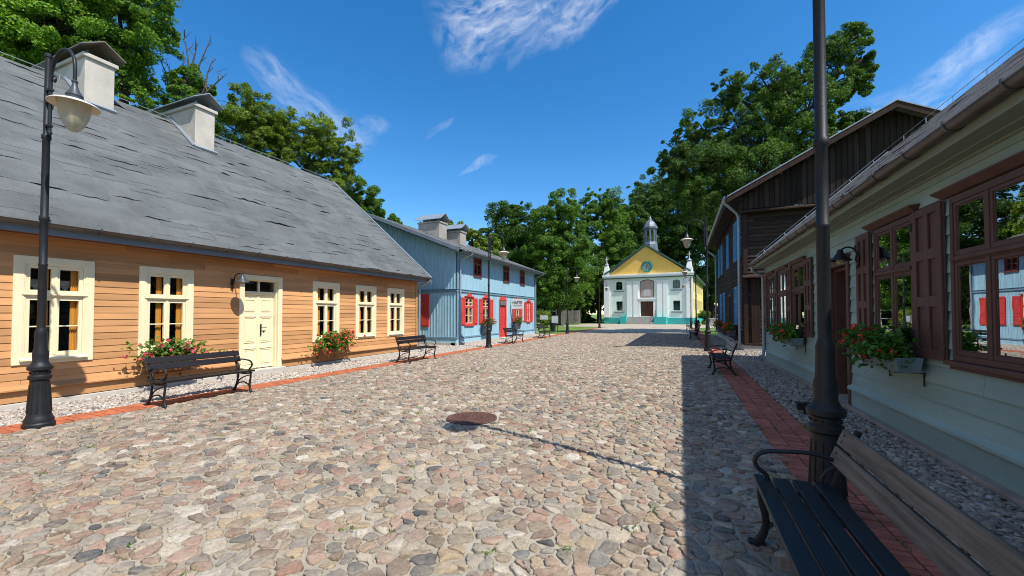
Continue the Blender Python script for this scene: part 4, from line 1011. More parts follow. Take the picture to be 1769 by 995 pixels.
flower_box(FR, 6.20, 7.30, .90, 'grey flower box of trailing red geraniums nearest the near street lamp', 'boxgrey', 'leafs', 'petal', 2.0, out=.26, h=.18, spread=.30, hang=.22, tall=.36, bias=.35, bloom=.13, gap=.075)
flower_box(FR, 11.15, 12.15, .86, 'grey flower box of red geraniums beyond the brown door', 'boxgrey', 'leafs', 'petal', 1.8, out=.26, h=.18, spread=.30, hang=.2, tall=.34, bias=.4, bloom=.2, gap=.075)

# ------------------------------------------------------------------ DARK HOUSE
dh = empty('wooden_house', (2.5, 20.1, 0), 'dark tarred two storey wooden house with bright blue window frames', 'house', 'wooden houses along the street')
FD = Frame((2.5, 0, 0), (0, 1, 0), (-1, 0, 0)); FDG = Frame((2.5, 20.1, 0), (1, 0, 0), (0, -1, 0))
DU = [(20.45, 21.35), (21.75, 22.75), (25.2, 26.1), (28.8, 29.7), (30.8, 31.7)]
DLw = [(20.45, 21.35), (21.8, 22.8), (27.6, 28.5), (29.6, 30.5)]
dops = [(a, b, 4.16, 5.95) for a, b in DU]+[(a, b, 1.1, 2.85) for a, b in DLw]+[(24.2, 25.4, 0, 2.6)]
mb = MB(FD); lap_wall(mb, FD, 20.1, 33, .30, 6.6, .17, dops, out=.03, seams=4); mb.build('front_wall', 'darkwood', dh)
mb = MB(); lap_wall(mb, FDG, 0, 10.4, .30, 6.0, .17, [], out=.035, seams=4.5, jit=.012)
FDB = Frame((2.5, 33, 0), (1, 0, 0), (0, 1, 0)); lap_wall(mb, FDB, 0, 10.4, .3, 9, .17, [], top=lambda z: (0, 10.4) if z < 6.6 else ((z-6.6)/.53, 10.4-(z-6.6)/.53))
mb.box(12.88, 12.93, .2, 6.6, 20.1, 33)
mb.build('side_wall', 'darkwood', dh)
FDU = Frame((2.3, 19.78, 0), (1, 0, 0), (0, -1, 0)); gt = lambda u: 6.62+.53*u if u < 5.25 else 6.62+.53*(10.5-u)
mb = MB(FDU); mb.prism([FDU(0, 6.10), FDU(10.5, 6.10), FDU(10.5, 6.6), FDU(5.25, 9.36), FDU(0, 6.6)], FDU.d*-.03)
vboards(mb, FDU, .12, 10.5, 6.08, gt, .19, [], w=.15, d=.024); mb.build('gable_boarding', 'darkv', dh)
mb = MB(FDG)
for z in (6.02, 3.20):
    mb.add([FDG(-.02, z+.05, .30), FDG(10.4, z+.05, .30), FDG(10.4, z-.04, .46), FDG(-.02, z-.04, .46), FDG(-.02, z-.09, .46), FDG(10.4, z-.09, .46), FDG(10.4, z-.06, .02), FDG(-.02, z-.06, .02), FDG(-.02, z+.1, .02), FDG(10.4, z+.1, .02)] if z > 5 else
           [FDG(-.02, z+.10, .02), FDG(10.4, z+.10, .02), FDG(10.4, z-.02, .36), FDG(-.02, z-.02, .36), FDG(-.02, z-.07, .36), FDG(10.4, z-.07, .36), FDG(10.4, z-.05, .02), FDG(-.02, z-.05, .02), FDG(-.02, z+.09, .02), FDG(10.4, z+.09, .02)],
           [(0, 1, 2, 3), (3, 2, 5, 4), (4, 5, 6, 7), (8, 9, 1, 0), (0, 3, 4, 7, 8), (1, 9, 6, 5, 2)])
mb.build('pent_ledge', 'darkpost', dh)
mb = MB(FDG); mb.box(.02, .18, .30, 3.12, .04, .10); mb.box(.02, .18, 3.32, 5.95, .04, .10); mb.box(.30, .62, .30, 3.1, .04, .085); mb.box(.02, 10.4, .26, .34, .0, .14); mb.build('corner_post', 'darkpost', dh, bev=.006)
mb = MB(FDG); mb.box(.0, 10.4, -.05, .24, -.2, .10); mb.box(20.1, 33, -.05, .26, -.2, .06, FD); mb.build('plinth', 'plinth', dh)
for i, (ops_, z0, z1) in enumerate(((DU, 4.16, 5.95), (DLw, 1.1, 2.85))):
    for a, b in ops_:
        wo = MB(FD); ring(wo, FD, a-.05, b+.05, z0-.04, z1+.04, .12, .12, .10, .12, -.05, .06)
        um = (a+b)/2; rz = z0+(z1-z0)*.62; wo.box(um-.045, um+.045, z0+.06, z1-.08, -.04, .045, FD); wo.box(a+.07, um-.045, rz-.04, rz+.04, -.04, .05, FD); wo.box(um+.045, b-.07, rz-.04, rz+.04, -.04, .05, FD)
        o_ = wo.build('window', 'winblue', dh)
        g = MB(FD); g.quad(FD(a+.06, z0+.05, -.03), FD(b-.06, z0+.05, -.03), FD(b-.06, z1-.07, -.03), FD(a+.06, z1-.07, -.03)); g.build('pane', 'paner', o_)
d = MB(FD); d.box(24.25, 25.35, .25, 2.55, -.12, -.06); ring(d, FD, 24.15, 25.45, .25, 2.65, .11, .11, 0, .11, -.06, .05); d.build('door', 'wooddoor', dh)
mb = MB(FD); mb.box(20.2, 33, .26, .32, .03, .10); mb.build('base_ledge', 'stonestep', dh)
sD = math.atan(.53); SD = Vector((math.cos(sD), 0, math.sin(sD))); AD = Vector((1.86, 19.25, 6.56)); WD = 5.62/math.cos(sD)
felt_roof('roof', 'roofr', dh, AD, (0, 1, 0), SD, 14.4, WD, .4, .6, 12, .09)
AD2 = AD+SD*WD; q = [AD2, AD2+Vector((0, 14.4, 0)), AD2+Vector((5.7, 14.4, -5.7*.53)), AD2+Vector((5.7, 0, -5.7*.53))]
mb = MB(); mb.prism([p_+Vector((0, 0, -.006)) for p_ in q], (0, 0, -.09)); mb.build('back_roof', 'roofr', dh)
mb = MB()
for a, b2 in ((AD, AD2), (AD2, q[3])): mb.prism([a+Vector((0, -.04, -.02)), a+Vector((0, -.04, -.26)), b2+Vector((0, -.04, -.26)), b2+Vector((0, -.04, -.02))], (0, .038, 0))
mb.build('barge_board', 'darkpost', dh)
mb = MB()
for a, b2 in ((AD, AD2), (AD2, q[3])): mb.prism([a+Vector((0, -.06, -.017)), a+Vector((0, .10, -.0)), b2+Vector((0, .10, -.0)), b2+Vector((0, -.06, -.017))], (0, 0, .045))
mb.build('verge_flashing', 'zinc', dh)
for k in range(7):
    u = k*.9; z = 6.56+.53*u; mb = MB(); mb.box(1.95+u, 2.07+u, z-.22, z-.10, 19.30, 19.80); mb.build('purlin_end', 'darkpost', dh)
mb = MB(FD); gutter(mb, FD, 19.2, 33.7, 6.55, .72, .07, hooks=0); mb.build('gutter', 'zinc', dh, smooth=True)
mb = MB(FD); mb.box(19.3, 33.6, 6.42, 6.44, .0, .62); mb.build('soffit', 'darkv', dh)
downpipe(FD, [(19.55, 6.50, .72), (19.6, 6.36, .70), (20.0, 5.98, .22), (20.12, 5.82, .14), (20.12, .5, .14), (20.12, .35, .14), (20.14, .25, .2)], .055, dh, clips=(.9, 2.9, 4.9))
downpipe(FD, [(33.4, 6.50, .72), (33.3, 6.30, .66), (33.05, 5.80, .16), (33.0, 5.7, .12), (33.0, .5, .12), (33.0, .35, .12), (33.0, .25, .2)], .055, dh, clips=(.9, 2.9, 4.9))
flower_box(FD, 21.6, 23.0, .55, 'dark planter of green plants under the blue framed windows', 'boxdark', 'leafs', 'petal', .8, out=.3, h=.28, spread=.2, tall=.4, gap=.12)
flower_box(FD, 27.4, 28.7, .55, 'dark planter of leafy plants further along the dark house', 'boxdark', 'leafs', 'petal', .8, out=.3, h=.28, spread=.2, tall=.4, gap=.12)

# ------------------------------------------------------------------ CHURCH
ca = R(6); CU = Vector((math.cos(ca), -math.sin(ca), 0)); CLn = Vector((math.sin(ca), math.cos(ca), 0)); P1 = Vector((1.652, 66, 0)); CWd = 13.35
cx = empty('church', P1-CU*CWd/2, 'mint and yellow church with a gable clock and grey bell turret', 'church')
FC = Frame(P1-CU*CWd, CU, -CLn)              # u 0..13.35 left to right
FS = Frame(P1, CLn, CU)                      # right flank
U = lambda x: x+CWd                          # measured from the right corner
wins = [(U(-11.4), U(-10.37), 5.45, 6.80), (U(-11.38), U(-10.35), 2.1, 3.6), (U(-2.76), U(-1.74), 5.45, 6.80), (U(-2.72), U(-1.73), 2.1, 3.6)]
door = (U(-7.55), U(-5.6), 1.2, 3.55)
mb = MB(FC); flat_wall(mb, FC, 0, CWd, 1.0, 7.3, wins+[door], -.3, 0)
flat_wall(mb, Frame(P1+CLn*30, CU*-1, CLn), 0, .01, 1, 1.02, [])
mb.build('front_wall', 'mint', cx)
mb = MB(FC)
for a, b in ((0, .85), (1.0, 1.12)): mb.box(a, b, 1.0, 7.2, .001, .16 if b < 1 else .05)
mb.box(CWd-.85, CWd+.02, 1.0, 7.2, .001, .16); mb.box(CWd-1.12, CWd-1.0, 1.0, 7.2, .001, .05)
mb.build('corner_strip', 'white', cx, bev=.01)
for a, b in ((-9.66, -8.92), (-8.62, -7.85), (-5.06, -4.35), (-4.12, -3.47)):
    mb = MB(FC); mb.box(U(a), U(b), 1.22, 6.55, .001, .18); mb.box(U(a)-.05, U(b)+.05, 6.55, 6.75, .001, .22); mb.box(U(a)-.04, U(b)+.04, 1.02, 1.22, .001, .22); mb.build('pilaster', 'white', cx, bev=.01)
mb = MB(FC)
mb.box(-.15, CWd+.15, 7.35, 7.62, .001, .30); mb.box(-.25, CWd+.25, 7.62, 7.86, .001, .42)
mb.build('cornice', 'white', cx, bev=.02)
mb = MB(FC); mb.box(-.2, CWd+.2, 7.22, 7.35, .001, .34); mb.build('cornice_band', 'greentrim', cx)
apx = CWd/2-.05; zp = 12.25
mb = MB(FC); mb.prism([FC(.6, 7.86, .0), FC(CWd-.6, 7.86, .0), FC(apx, zp, .0)], FC.d*-.3); mb.build('gable', 'yrend', cx)
mb = MB(FC)
for s_ in (-1, 1):
    e = apx+s_*(CWd/2-.15); mb.prism([FC(e, 7.87, -.2), FC(e, 8.12, -.2), FC(apx, zp+.35, -.2), FC(apx, zp+.05, -.2)], FC.d*.55)
mb.build('gable_coping', 'greentrim', cx, bev=.01)
mb = MB(FC)
mb.box(-.06, CWd+.06, .0, 1.0, -.3, .06)
mb.build('plinth', 'teal', cx)
for a, b in ((U(-10.4), U(-9.45)), (U(-5.30), U(-3.55))): mb = MB(FC); mb.box(a, b, 0, 1.16, .061, 1.5); mb.build('stair_wall', 'teal', cx)
mb = MB(FC)
for k in range(7): mb.box(U(-9.44), U(-5.31), .16*k, .16*(k+1), .062, 1.75-.24*k)
mb.build('steps', 'stonestep', cx)
mb = MB(FC); 
for uu in (U(-5.25),): mb.tube([FC(uu, .1, 2.0), FC(uu, 1.0, 2.0), FC(uu, 2.1, .3), FC(uu, 1.2, .3)], .03, 6)
mb.build('handrail', 'black', cx)
for a, b, z0, z1 in wins:
    w_ = MB(FC); ring(w_, FC, a, b, z0, z1, .10, .10, .1, .1, -.22, -.12); w_.box((a+b)/2-.03, (a+b)/2+.03, z0+.1, z1-.1, -.2, -.13, FC); w_.box(a+.1, b-.1, z0+(z1-z0)*.6, z0+(z1-z0)*.6+.06, -.2, -.13, FC)
    wo = w_.build('window', 'greentrim', cx)
    g = MB(FC); g.quad(FC(a, z0, -.17), FC(b, z0, -.17), FC(b, z1, -.17), FC(a, z1, -.17)); g.build('pane', 'paned', wo)
    s_ = MB(FC); s_.add([FC(a-.35, z0-.10, .001), FC(b+.35, z0-.10, .001), FC(b+.35, z0-.14, .14), FC(a-.35, z0-.14, .14), FC(a-.25, z0-.30, .12), FC(b+.25, z0-.30, .12), FC(b+.25, z0-.34, .001), FC(a-.25, z0-.34, .001)],
                            [(0, 1, 2, 3), (3, 2, 5, 4), (4, 5, 6, 7), (0, 3, 4, 7), (1, 6, 5, 2)]); s_.build('sill', 'zinc', wo)
    if z0 > 5:
        t_ = MB(FC); n = 8; t_.prism([FC(a, z1, -.02)]+[FC(a+(b-a)*k/n, z1-.18+.18*math.sin(math.pi*k/n), -.02) for k in range(n+1)]+[FC(b, z1, -.02)], FC.d*-.09); t_.build('arch_head', 'mint', wo)
d = MB(FC); d.box(door[0], door[1], 1.17, 3.55, -.30, -.20)
for a, b in ((door[0]+.12, (door[0]+door[1])/2-.06), ((door[0]+door[1])/2+.06, door[1]-.12)):
    for z0, z1 in ((1.3, 2.1), (2.2, 3.4)): ring(d, FC, a, b, z0, z1, .1, .1, .1, .1, -.20, -.15)
do = d.build('door', 'wooddoor', cx)
d = MB(FC); ring(d, FC, door[0]-.22, door[1]+.22, 1.17, 3.85, .22, .22, 0, .30, .001, .12); d.box(door[0]-.4, door[1]+.4, 3.852, 4.05, .001, .22); d.build('door_frame', 'white', do, bev=.01)
mu = MB(FC); a, b = U(-7.45), U(-5.58); n = 10
arch = lambda e: [FC(a-e, 4.25-e, .02)]+[FC(b+e, 4.25-e, .02)]+[FC(b+e-(b-a+2*e)*k/n, 6.62+e+.25*math.sin(math.pi*k/n), .02) for k in range(n+1)]
mu.prism(arch(0), FC.d*.02); muo = mu.build('wall_painting', 'mural', cx)
mu = MB(FC); mu.prism([FC(a+.35, 4.4, .042), FC(b-.4, 4.4, .042), FC(b-.45, 5.35, .042), FC((a+b)/2, 5.5, .042), FC(a+.4, 5.3, .042)], FC.d*.004); mu.build('faded_figure', 'muralw', muo)
mu = MB(FC); mu.prism(arch(.10), FC.d*-.018); mu.build('frame', 'wooddoor', muo)
# clock
cc = (U(-6.55), 9.0)
FCx = lambda r, a, d: FC(cc[0]+r*math.sin(a), cc[1]+r*math.cos(a), d)
k = MB(); n = 32
for r0, r1, d0, d1 in ((.62, .90, .001, .16),):
    vs = []; 
    for i in range(n):
        t = 2*math.pi*i/n; vs += [FCx(r0, t, d1*.6), FCx((r0+r1)/2, t, d1), FCx(r1, t, d0)]
    k.add(vs, [(3*i+j, 3*((i+1) % n)+j, 3*((i+1) % n)+j+1, 3*i+j+1) for i in range(n) for j in range(2)])
ck = k.build('clock', 'dgreen', cx, smooth=True)
k = MB(); k.add([FCx(.66, 2*math.pi*i/n, .03) for i in range(n)], [tuple(range(n))]); k.build('dial', 'dial', ck)
k = MB()
for i in range(12):
    t = 2*math.pi*i/12; c0, c1 = FCx(.48, t, .035), FCx(.62, t, .035); sd = (FCx(1, t+math.pi/2, .035)-FC(cc[0], cc[1], .035))*.03
    k.prism([c0-sd, c0+sd, c1+sd, c1-sd], FC.d*.01)
k.build('hour_mark', 'greentrim', ck)
k = MB()
for t, ln, wd in ((R(35), .34, .06), (R(207), .52, .045)):
    c0, c1 = FCx(-.08, t, .05), FCx(ln, t, .05); sd = (FCx(1, t+math.pi/2, .05)-FC(cc[0], cc[1], .05))*wd
    k.prism([c0-sd, c0+sd, c1+sd*.5, c1-sd*.5], FC.d*.01)
k.build('clock_hand', 'black', ck)
# corner turrets with crosses
for uc in (.42, CWd-.42):
    base = FC(uc, 7.86, -.2); t = MB(FC); t.box(uc-.48, uc+.48, 7.86, 8.5, -.6, .25)
    t.add([FC(uc+sx_*h, z, -.175+sy_*h) for z, h in ((8.5, .42), (9.55, .26)) for sx_, sy_ in ((-1, -1), (1, -1), (1, 1), (-1, 1))], [(0, 1, 5, 4), (1, 2, 6, 5), (2, 3, 7, 6), (3, 0, 4, 7), (4, 5, 6, 7)])
    to = t.build('turret', 'white', cx, bev=.02)
    t = MB(); t.lathe([(.36, 9.55), (.38, 9.62), (.24, 9.78), (.10, 9.92), (.03, 10.02)], FC(uc, 0, -.175), 12); t.build('turret_cap', 'zinc', to, smooth=True)
    t = MB(FC); t.box(uc-.04, uc+.04, 9.98, 10.95, -.21, -.14); t.box(uc-.26, uc-.041, 10.52, 10.60, -.205, -.145); t.box(uc+.041, uc+.26, 10.52, 10.60, -.205, -.145); t.build('cross', 'white', to)
# bell turret
tb = FC(apx+.45, 0, -1.6)
def octo(prof, name, mat, parent): t = MB(); t.lathe(prof, tb, 8); return t.build(name, mat, parent)
to = octo([(1.15, 11.3), (1.12, 12.6), (.98, 13.0), (.98, 13.1)], 'bell_turret', 'lead', cx)
t = MB()
for k in range(8):
    a = R(22.5+45*k)*0+2*math.pi*k/8; c = tb+Vector((.82*math.cos(a), .82*math.sin(a), 0)); t.lathe([(.15, 13.1), (.13, 13.2), (.13, 14.9), (.16, 15.1)], c, 8)
t.build('lantern_post', 'lead', to)
octo([(.62, 13.1), (.60, 13.35), (.0, 13.36)], 'lantern_floor', 'lead', to)
t = MB()
for k in range(8):
    a0, a1 = 2*math.pi*k/8, 2*math.pi*(k+1)/8; n = 6
    e0 = tb+Vector((.84*math.cos(a0), .84*math.sin(a0), 0)); e1 = tb+Vector((.84*math.cos(a1), .84*math.sin(a1), 0))
    pts = [e0+Vector((0, 0, 15.1)), e1+Vector((0, 0, 15.1))]+[e1.lerp(e0, j/n)+Vector((0, 0, 14.55+.35*math.sin(math.pi*j/n))) for j in range(n+1)]
    t.prism(pts, (tb-(e0+e1)/2).normalized()*.08)
t.build('lantern_arch', 'lead', to)
octo([(1.0, 15.1), (1.14, 15.2), (1.14, 15.42), (1.05, 15.5), (.92, 15.85), (.68, 16.25), (.40, 16.5), (.30, 16.6), (.24, 16.9), (.05, 17.2)], 'turret_roof', 'lead', to)
# flank and roof
sops = [(1.6+2.35*k, 2.6+2.35*k, z0, z1) for k in range(9) for z0, z1 in ((2.2, 3.9), (5.0, 6.6))]
mb = MB(FS); flat_wall(mb, FS, .3, 24, 1.0, 7.3, sops, -.3, 0); FL = Frame(P1-CU*CWd, CLn, -CU); mb.F = FL; flat_wall(mb, FL, .3, 24, 1, 7.3, [], -.3, 0)
mb.F = Frame(P1+CLn*24, -CU, CLn); flat_wall(mb, mb.F, 0, CWd, 0, 7.3, [], -.3, 0); mb.prism([mb.F(0, 7.3), mb.F(CWd, 7.3), mb.F(CWd/2, 12.2)], CLn*-.3)
mb.build('side_wall', 'yflank', cx)
mb = MB(FS); mb.box(.3, 24, 0, 1.0, -.3, .06); mb.build('side_plinth', 'teal', cx)
mb = MB(FS); mb.box(.43, 24.2, 7.05, 7.32, .001, .45); mb.build('side_cornice', 'greentrim', cx)
for a, b, z0, z1 in sops:
    w_ = MB(FS); ring(w_, FS, a, b, z0, z1, .10, .10, .1, .1, -.2, -.10); w_.box((a+b)/2-.03, (a+b)/2+.03, z0+.1, z1-.1, -.2, -.12, FS); wo = w_.build('window', 'greentrim', cx)
    g = MB(FS); g.quad(FS(a, z0, -.15), FS(b, z0, -.15), FS(b, z1, -.15), FS(a, z1, -.15)); g.build('pane', 'paned', wo)
mb = MB()
for s_ in (1, -1):
    e = (FC(CWd/2+s_*(CWd/2+.5), 7.35, -.3)); rdg = FC(apx, 12.3, -.3); mb.prism([e, e+CLn*23.9, rdg+CLn*23.9, rdg], (0, 0, .12))
mb.build('roof', 'chroof', cx)

# ------------------------------------------------------------------ STREET LAMPS
def street_lamp(X=0.0):
    r = empty('street_lamp', (0, 0, 0), '', 'street lamp', 'old style street lamps along the street')
    b = MB(); b.lathe([(.165, 0), (.165, .05), (.150, .07), (.150, .11), (.135, .14), (.120, .19), (.098, .62), (.098, .66), (.118, .68), (.118, .72), (.098, .74), (.098, .79), (.128, .81), (.130, .85), (.10, .88), (.078, .93),
                       (.082, 1.0), (.082, 1.06), (.068, 1.10), (.062, 1.30), (.064, 1.34), (.054, 1.37), (.048, 1.40)], n=24)
    for k in range(12):
        a = k*math.pi/6; c, s_ = math.cos(a), math.sin(a); F = Frame((0, 0, 0), (c, s_, 0), (-s_, c, 0)); b.add([F(.118, .21, -.012), F(.118, .21, .012), F(.099, .60, .010), F(.099, .60, -.010), F(.128, .21, -.008), F(.128, .21, .008), F(.105, .60, .006), F(.105, .60, -.006)], [(4, 5, 6, 7), (0, 4, 7, 3), (1, 2, 6, 5), (0, 1, 5, 4), (3, 7, 6, 2)])
        b.lathe([(.008, .755), (.012, .765), (.008, .775)], (.10*c, .10*s_, 0), 6)
    b.build('base', 'iron', r, smooth=True, ang=35)
    p = MB(); p.lathe([(.046, 1.38), (.045, 2.28), (.050, 2.29), (.050, 2.31), (.043, 2.32), (.042, 2.92), (.053, 2.94), (.054, 2.99), (.042, 3.01), (.040, 4.10+X), (.052, 4.12+X), (.050, 4.17+X), (.036, 4.19+X), (.034, 5.30+X), (.045, 5.31+X), (.045, 5.34+X), (.02, 5.37+X)], n=18)
    p.build('pole', 'iron', r, smooth=True, ang=35)
    a = MB(); xa = .085; Z = X
    pts = [Vector((xa, 0, 4.22+Z)), Vector((xa, 0, 4.5+Z)), Vector((xa, 0, 4.92+Z))]+[Vector((.43-.345*math.cos(t), 0, 4.95+Z+.36*math.sin(t))) for t in np.linspace(.12, math.pi-.12, 15)]+[Vector((.775, 0, 4.9+Z)), Vector((.775, 0, 4.78+Z))]
    a.tube(pts, .021, 10)
    for z in (4.28+Z, 4.62+Z, 4.80+Z): a.box(-.03, xa+.03, z, z+.03, -.028, .028)
    a.lathe([(.02, 4.16), (.032, 4.19), (.022, 4.22)], (xa, 0, Z), 10)
    sp = [Vector((xa+.115-.10*math.exp(-t*.28)*math.cos(t), 0, 4.93+Z+.10*math.exp(-t*.28)*math.sin(t)*1.0)) for t in np.linspace(-.3, 9.5, 40)]
    a.tube(sp, .010, 6); a.tube([Vector((xa, 0, 4.62+Z)), Vector((xa+.06, 0, 4.60+Z)), Vector((xa+.09, 0, 4.55+Z)), Vector((xa+.06, 0, 4.52+Z))], .009, 6)
    a.build('arm', 'iron', r, smooth=True)
    h = (.775, 0, Z)
    s_ = MB(); s_.lathe([(.024, 4.80), (.034, 4.79), (.034, 4.77), (.026, 4.76), (.032, 4.72), (.05, 4.66), (.085, 4.60), (.092, 4.585), (.085, 4.575), (.084, 4.52), (.088, 4.515)], h, 24)
    s_.build('lamp_neck', 'irong', r, smooth=True, ang=40)
    s_ = MB(); s_.lathe([(.10, 4.522), (.15, 4.512), (.235, 4.475), (.262, 4.452), (.262, 4.445), (.232, 4.466), (.15, 4.502), (.10, 4.51)], h, 32); s_.build('lamp_shade', 'shadein', r, smooth=True, ang=60)
    g = MB(); g.lathe([(.168, 4.50), (.172, 4.47), (.168, 4.40), (.150, 4.30), (.115, 4.20), (.075, 4.13), (.035, 4.095), (.008, 4.085)], h, 28); g.build('lamp_globe', 'globe', r, smooth=True, ang=80)
    g = MB(); g.lathe([(.012, 4.5), (.022, 4.46), (.028, 4.38), (.02, 4.32), (.005, 4.30)], h, 12); g.build('bulb', 'signw', r, smooth=True)
    return r
LMP = [((-8.42, 2.76, 0), 0, 'dark street lamp nearest on the left before the ochre house'),
       ((-8.40, 17.3, 0), 0, 'dark street lamp in front of the blue house'),
       ((-8.40, 31.72, 0), 0, 'slim street lamp at the lawn beyond the blue house'),
       ((-8.40, 45.6, 0), 0, 'small street lamp between the lawn and the church'),
       ((1.05, 3.92, 0), math.pi, 'large black street lamp right beside the near bench'),
       ((1.05, 19.15, 0), math.pi, 'street lamp in front of the dark wooden house'),
       ((1.08, 33.9, 0), math.pi, 'far street lamp before the right corner of the church, nearer of two'),
       ((1.05, 49.5, 0), math.pi, 'farthest street lamp on the right before the church front')]
lp = street_lamp(); lq = street_lamp(.36)
for i, (loc, rz, lab) in enumerate(LMP):
    o = lp if i == 0 else lq if i == 4 else copy_tree(lp if i < 4 else lq)
    o.location = loc; o.rotation_euler = (0, 0, rz); o['label'] = lab

# ------------------------------------------------------------------ BENCHES (face +x, length along y)
def bench(seatm, backm, label, ln=1.62):
    r = empty('park_bench', (0, 0, 0), label, 'bench', 'iron and slat benches along the street')
    hl = ln/2
    for s_ in (-1, 1):
        y = s_*(hl-.07); f = MB(); P = lambda x, z: Vector((x, y, z))
        def bez(p, n=8):
            p = [Vector(q) for q in p]; out = []
            for i in range(n+1):
                t = i/n; out.append(p[0]*(1-t)**3+p[1]*3*t*(1-t)**2+p[2]*3*t*t*(1-t)+p[3]*t**3)
            return out
        def bar(p, r_=.016, n=8, rr=None): f.tube(bez(p, n), rr or r_, 8, sy=1.25)
        bar([P(.22, .405), P(.24, .25), P(.13, .2), P(.235, .02)], rr=[.016, .016, .017, .018, .018, .018, .019, .021, .024])
        bar([P(-.16, .40), P(-.17, .25), P(-.19, .12), P(-.30, .02)], rr=[.016, .016, .017, .018, .018, .018, .019, .021, .024])
        for x in (.245, -.31): f.box(x-.05, x+.05, 0, .022, y-.035, y+.035)
        bar([P(.175, .14), P(.10, .22), P(-.10, .24), P(-.225, .11)], .012)
        bar([P(.22, .36), P(.05, .33), P(-.12, .28), P(-.175, .18)], .012)
        bar([P(.24, .405), P(.05, .37), P(-.05, .37), P(-.18, .40)], .018)
        bar([P(-.18, .39), P(-.20, .5), P(-.25, .65), P(-.335, .84)], .017)
        bar([P(-.26, .60), P(-.14, .70), P(.02, .66), P(.12, .655)], .014); bar([P(.12, .655), P(.25, .655), P(.30, .56), P(.20, .50)], .015); bar([P(.20, .50), P(.15, .47), P(.19, .43), P(.215, .41)], .014)
        bar([P(-.19, .43), P(-.10, .47), P(-.12, .56), P(-.22, .60)], .010)
        f.build('end_frame', 'iron', r, smooth=True)
    for k in range(4):
        x = .205-.117*k; z = .418+(.008, .0, .002, .012)[k]
        m_ = MB(); m_.box(x-.050, x+.050, z, z+.034, -hl, hl); m_.build('seat_slat', seatm, r, bev=.006)
    up = Vector((-.36, 0, .93)).normalized(); nr = Vector((.93, 0, .36)).normalized()
    for k in range(2):
        c = Vector((-.238, 0, .655))+up*(.125*k); q = [c-up*.055, c+up*.055, c+up*.055+nr*.034, c-up*.055+nr*.034]
        m_ = MB(); m_.prism([p+Vector((0, -hl, 0)) for p in q], (0, ln, 0)); so_ = m_.build('back_slat', backm, r, bev=.006)
        bt = MB()
        for s_ in (-1, 1):
            for e in (-.022, .022):
                b0 = c+nr*.034+up*e+Vector((0, s_*(hl-.07), 0)); bt.tube([b0, b0+nr*.004], .008, 8)
        bt.build('bolt', 'iron', so_)
    return r
BN = [((-8.30, 4.85, 0), 0, 'dark slatted iron bench before the ochre house and red flowers'),
      ((-8.30, 11.55, 0), 0, 'dark slatted bench at the far corner of the ochre house'),
      ((-8.42, 20.55, 0), 0, 'dark bench standing before the red door of the blue house'),
      ((-8.42, 25.85, 0), 0.1, 'dark bench at the edge of the lawn past the blue house'),
      ((1.00, 12.6, 0), math.pi, 'black bench with pale back slats by the pale house gravel'),
      ((.75, 28.2, 0), math.pi, 'dark bench in the shade beyond the dark house lamp'),
      ((.75, 44.0, 0), math.pi, 'tiny far bench before the church forecourt'),]
bp_ = bench('bslat', 'bslat', '')
for i, (loc, rz, lab) in enumerate(BN):
    o = bp_ if i == 0 else copy_tree(bp_)
    o.location = loc; o.rotation_euler = (0, 0, rz); o['label'] = lab
    if i in (4, 5):
        for ch_ in o.children:
            if ch_.name.startswith('back_slat'):
                ch_.data = ch_.data.copy(); ch_.data.materials[0] = M['wslat'] if i == 5 else M['fence']
nb = bench('dslat', 'wslat', 'near bench with black seat slats and weathered brown back slats', 1.72)
nb.location = (.72, 2.50, 0); nb.rotation_euler = (0, 0, math.pi)

# ------------------------------------------------------------------ SMALL THINGS
def info_board(x, y, rot, label, w=.75, h=.8, zb=.55):
    r = empty('info_board', (x, y, 0), label, 'notice board', 'notice boards on the lawn'); c, s_ = math.cos(rot), math.sin(rot); F = Frame((x, y, 0), (c, s_, 0), (s_, -c, 0))
    m_ = MB(F)
    for u in (-w/2+.05, w/2-.05): m_.tube([F(u, 0, 0), F(u, zb+h, 0)], .03, 8)
    m_.build('post', 'black', r); m_ = MB(F); m_.box(-w/2, w/2, zb, zb+h, .032, .07); p_ = m_.build('panel', 'board', r, bev=.01)
    m_ = MB(F); ring(m_, F, -w/2-.03, w/2+.03, zb-.03, zb+h+.03, .03, .03, .03, .03, .03, .085); m_.build('frame', 'zincd', p_); return r
info_board(-10.3, 34.6, .35, 'grey notice board beside the litter bin on the lawn', .55, .65, .76)
info_board(-14.2, 43.5, .3, 'pale notice board in front of the yellow green bush', .9, .5, .95)
lb = empty('litter_bin', (-10.25, 33.9, 0), 'black round litter bin on the lawn below the notice board', 'litter bin')
m_ = MB(); m_.lathe([(.20, .05), (.23, .75), (.25, .76), (.25, .80), (.21, .80), (.19, .15)], lb.location, 18); m_.build('drum', 'black', lb, smooth=True, ang=40)
m_ = MB(); m_.tube([Vector((-10.52, 33.9, 0)), Vector((-10.52, 33.9, 1.05))], .035, 8); m_.box(-10.50, -10.42, .3, .34, 33.88, 33.92); m_.box(-10.50, -10.42, .66, .7, 33.88, 33.92); m_.build('post', 'black', lb)
hy = empty('fire_hydrant', (1.42, 39.6, 0), 'red fire hydrant with dark cap near the lawn on the right', 'hydrant')
m_ = MB(); m_.lathe([(.16, 0), (.16, .06), (.11, .08), (.10, .70), (.14, .72), (.14, .78), (.11, .80)], hy.location, 16); m_.build('barrel', 'hyd', hy, smooth=True, ang=35)
m_ = MB(); m_.lathe([(.13, .80), (.13, .88), (.08, 1.0), (.03, 1.06)], hy.location, 16); m_.build('cap', 'black', hy, smooth=True, ang=35)
m_ = MB(); m_.tube([Vector((1.22, 39.6, .58)), Vector((1.62, 39.6, .58))], .06, 10); m_.build('outlet', 'hyd', hy, smooth=True, ang=35)
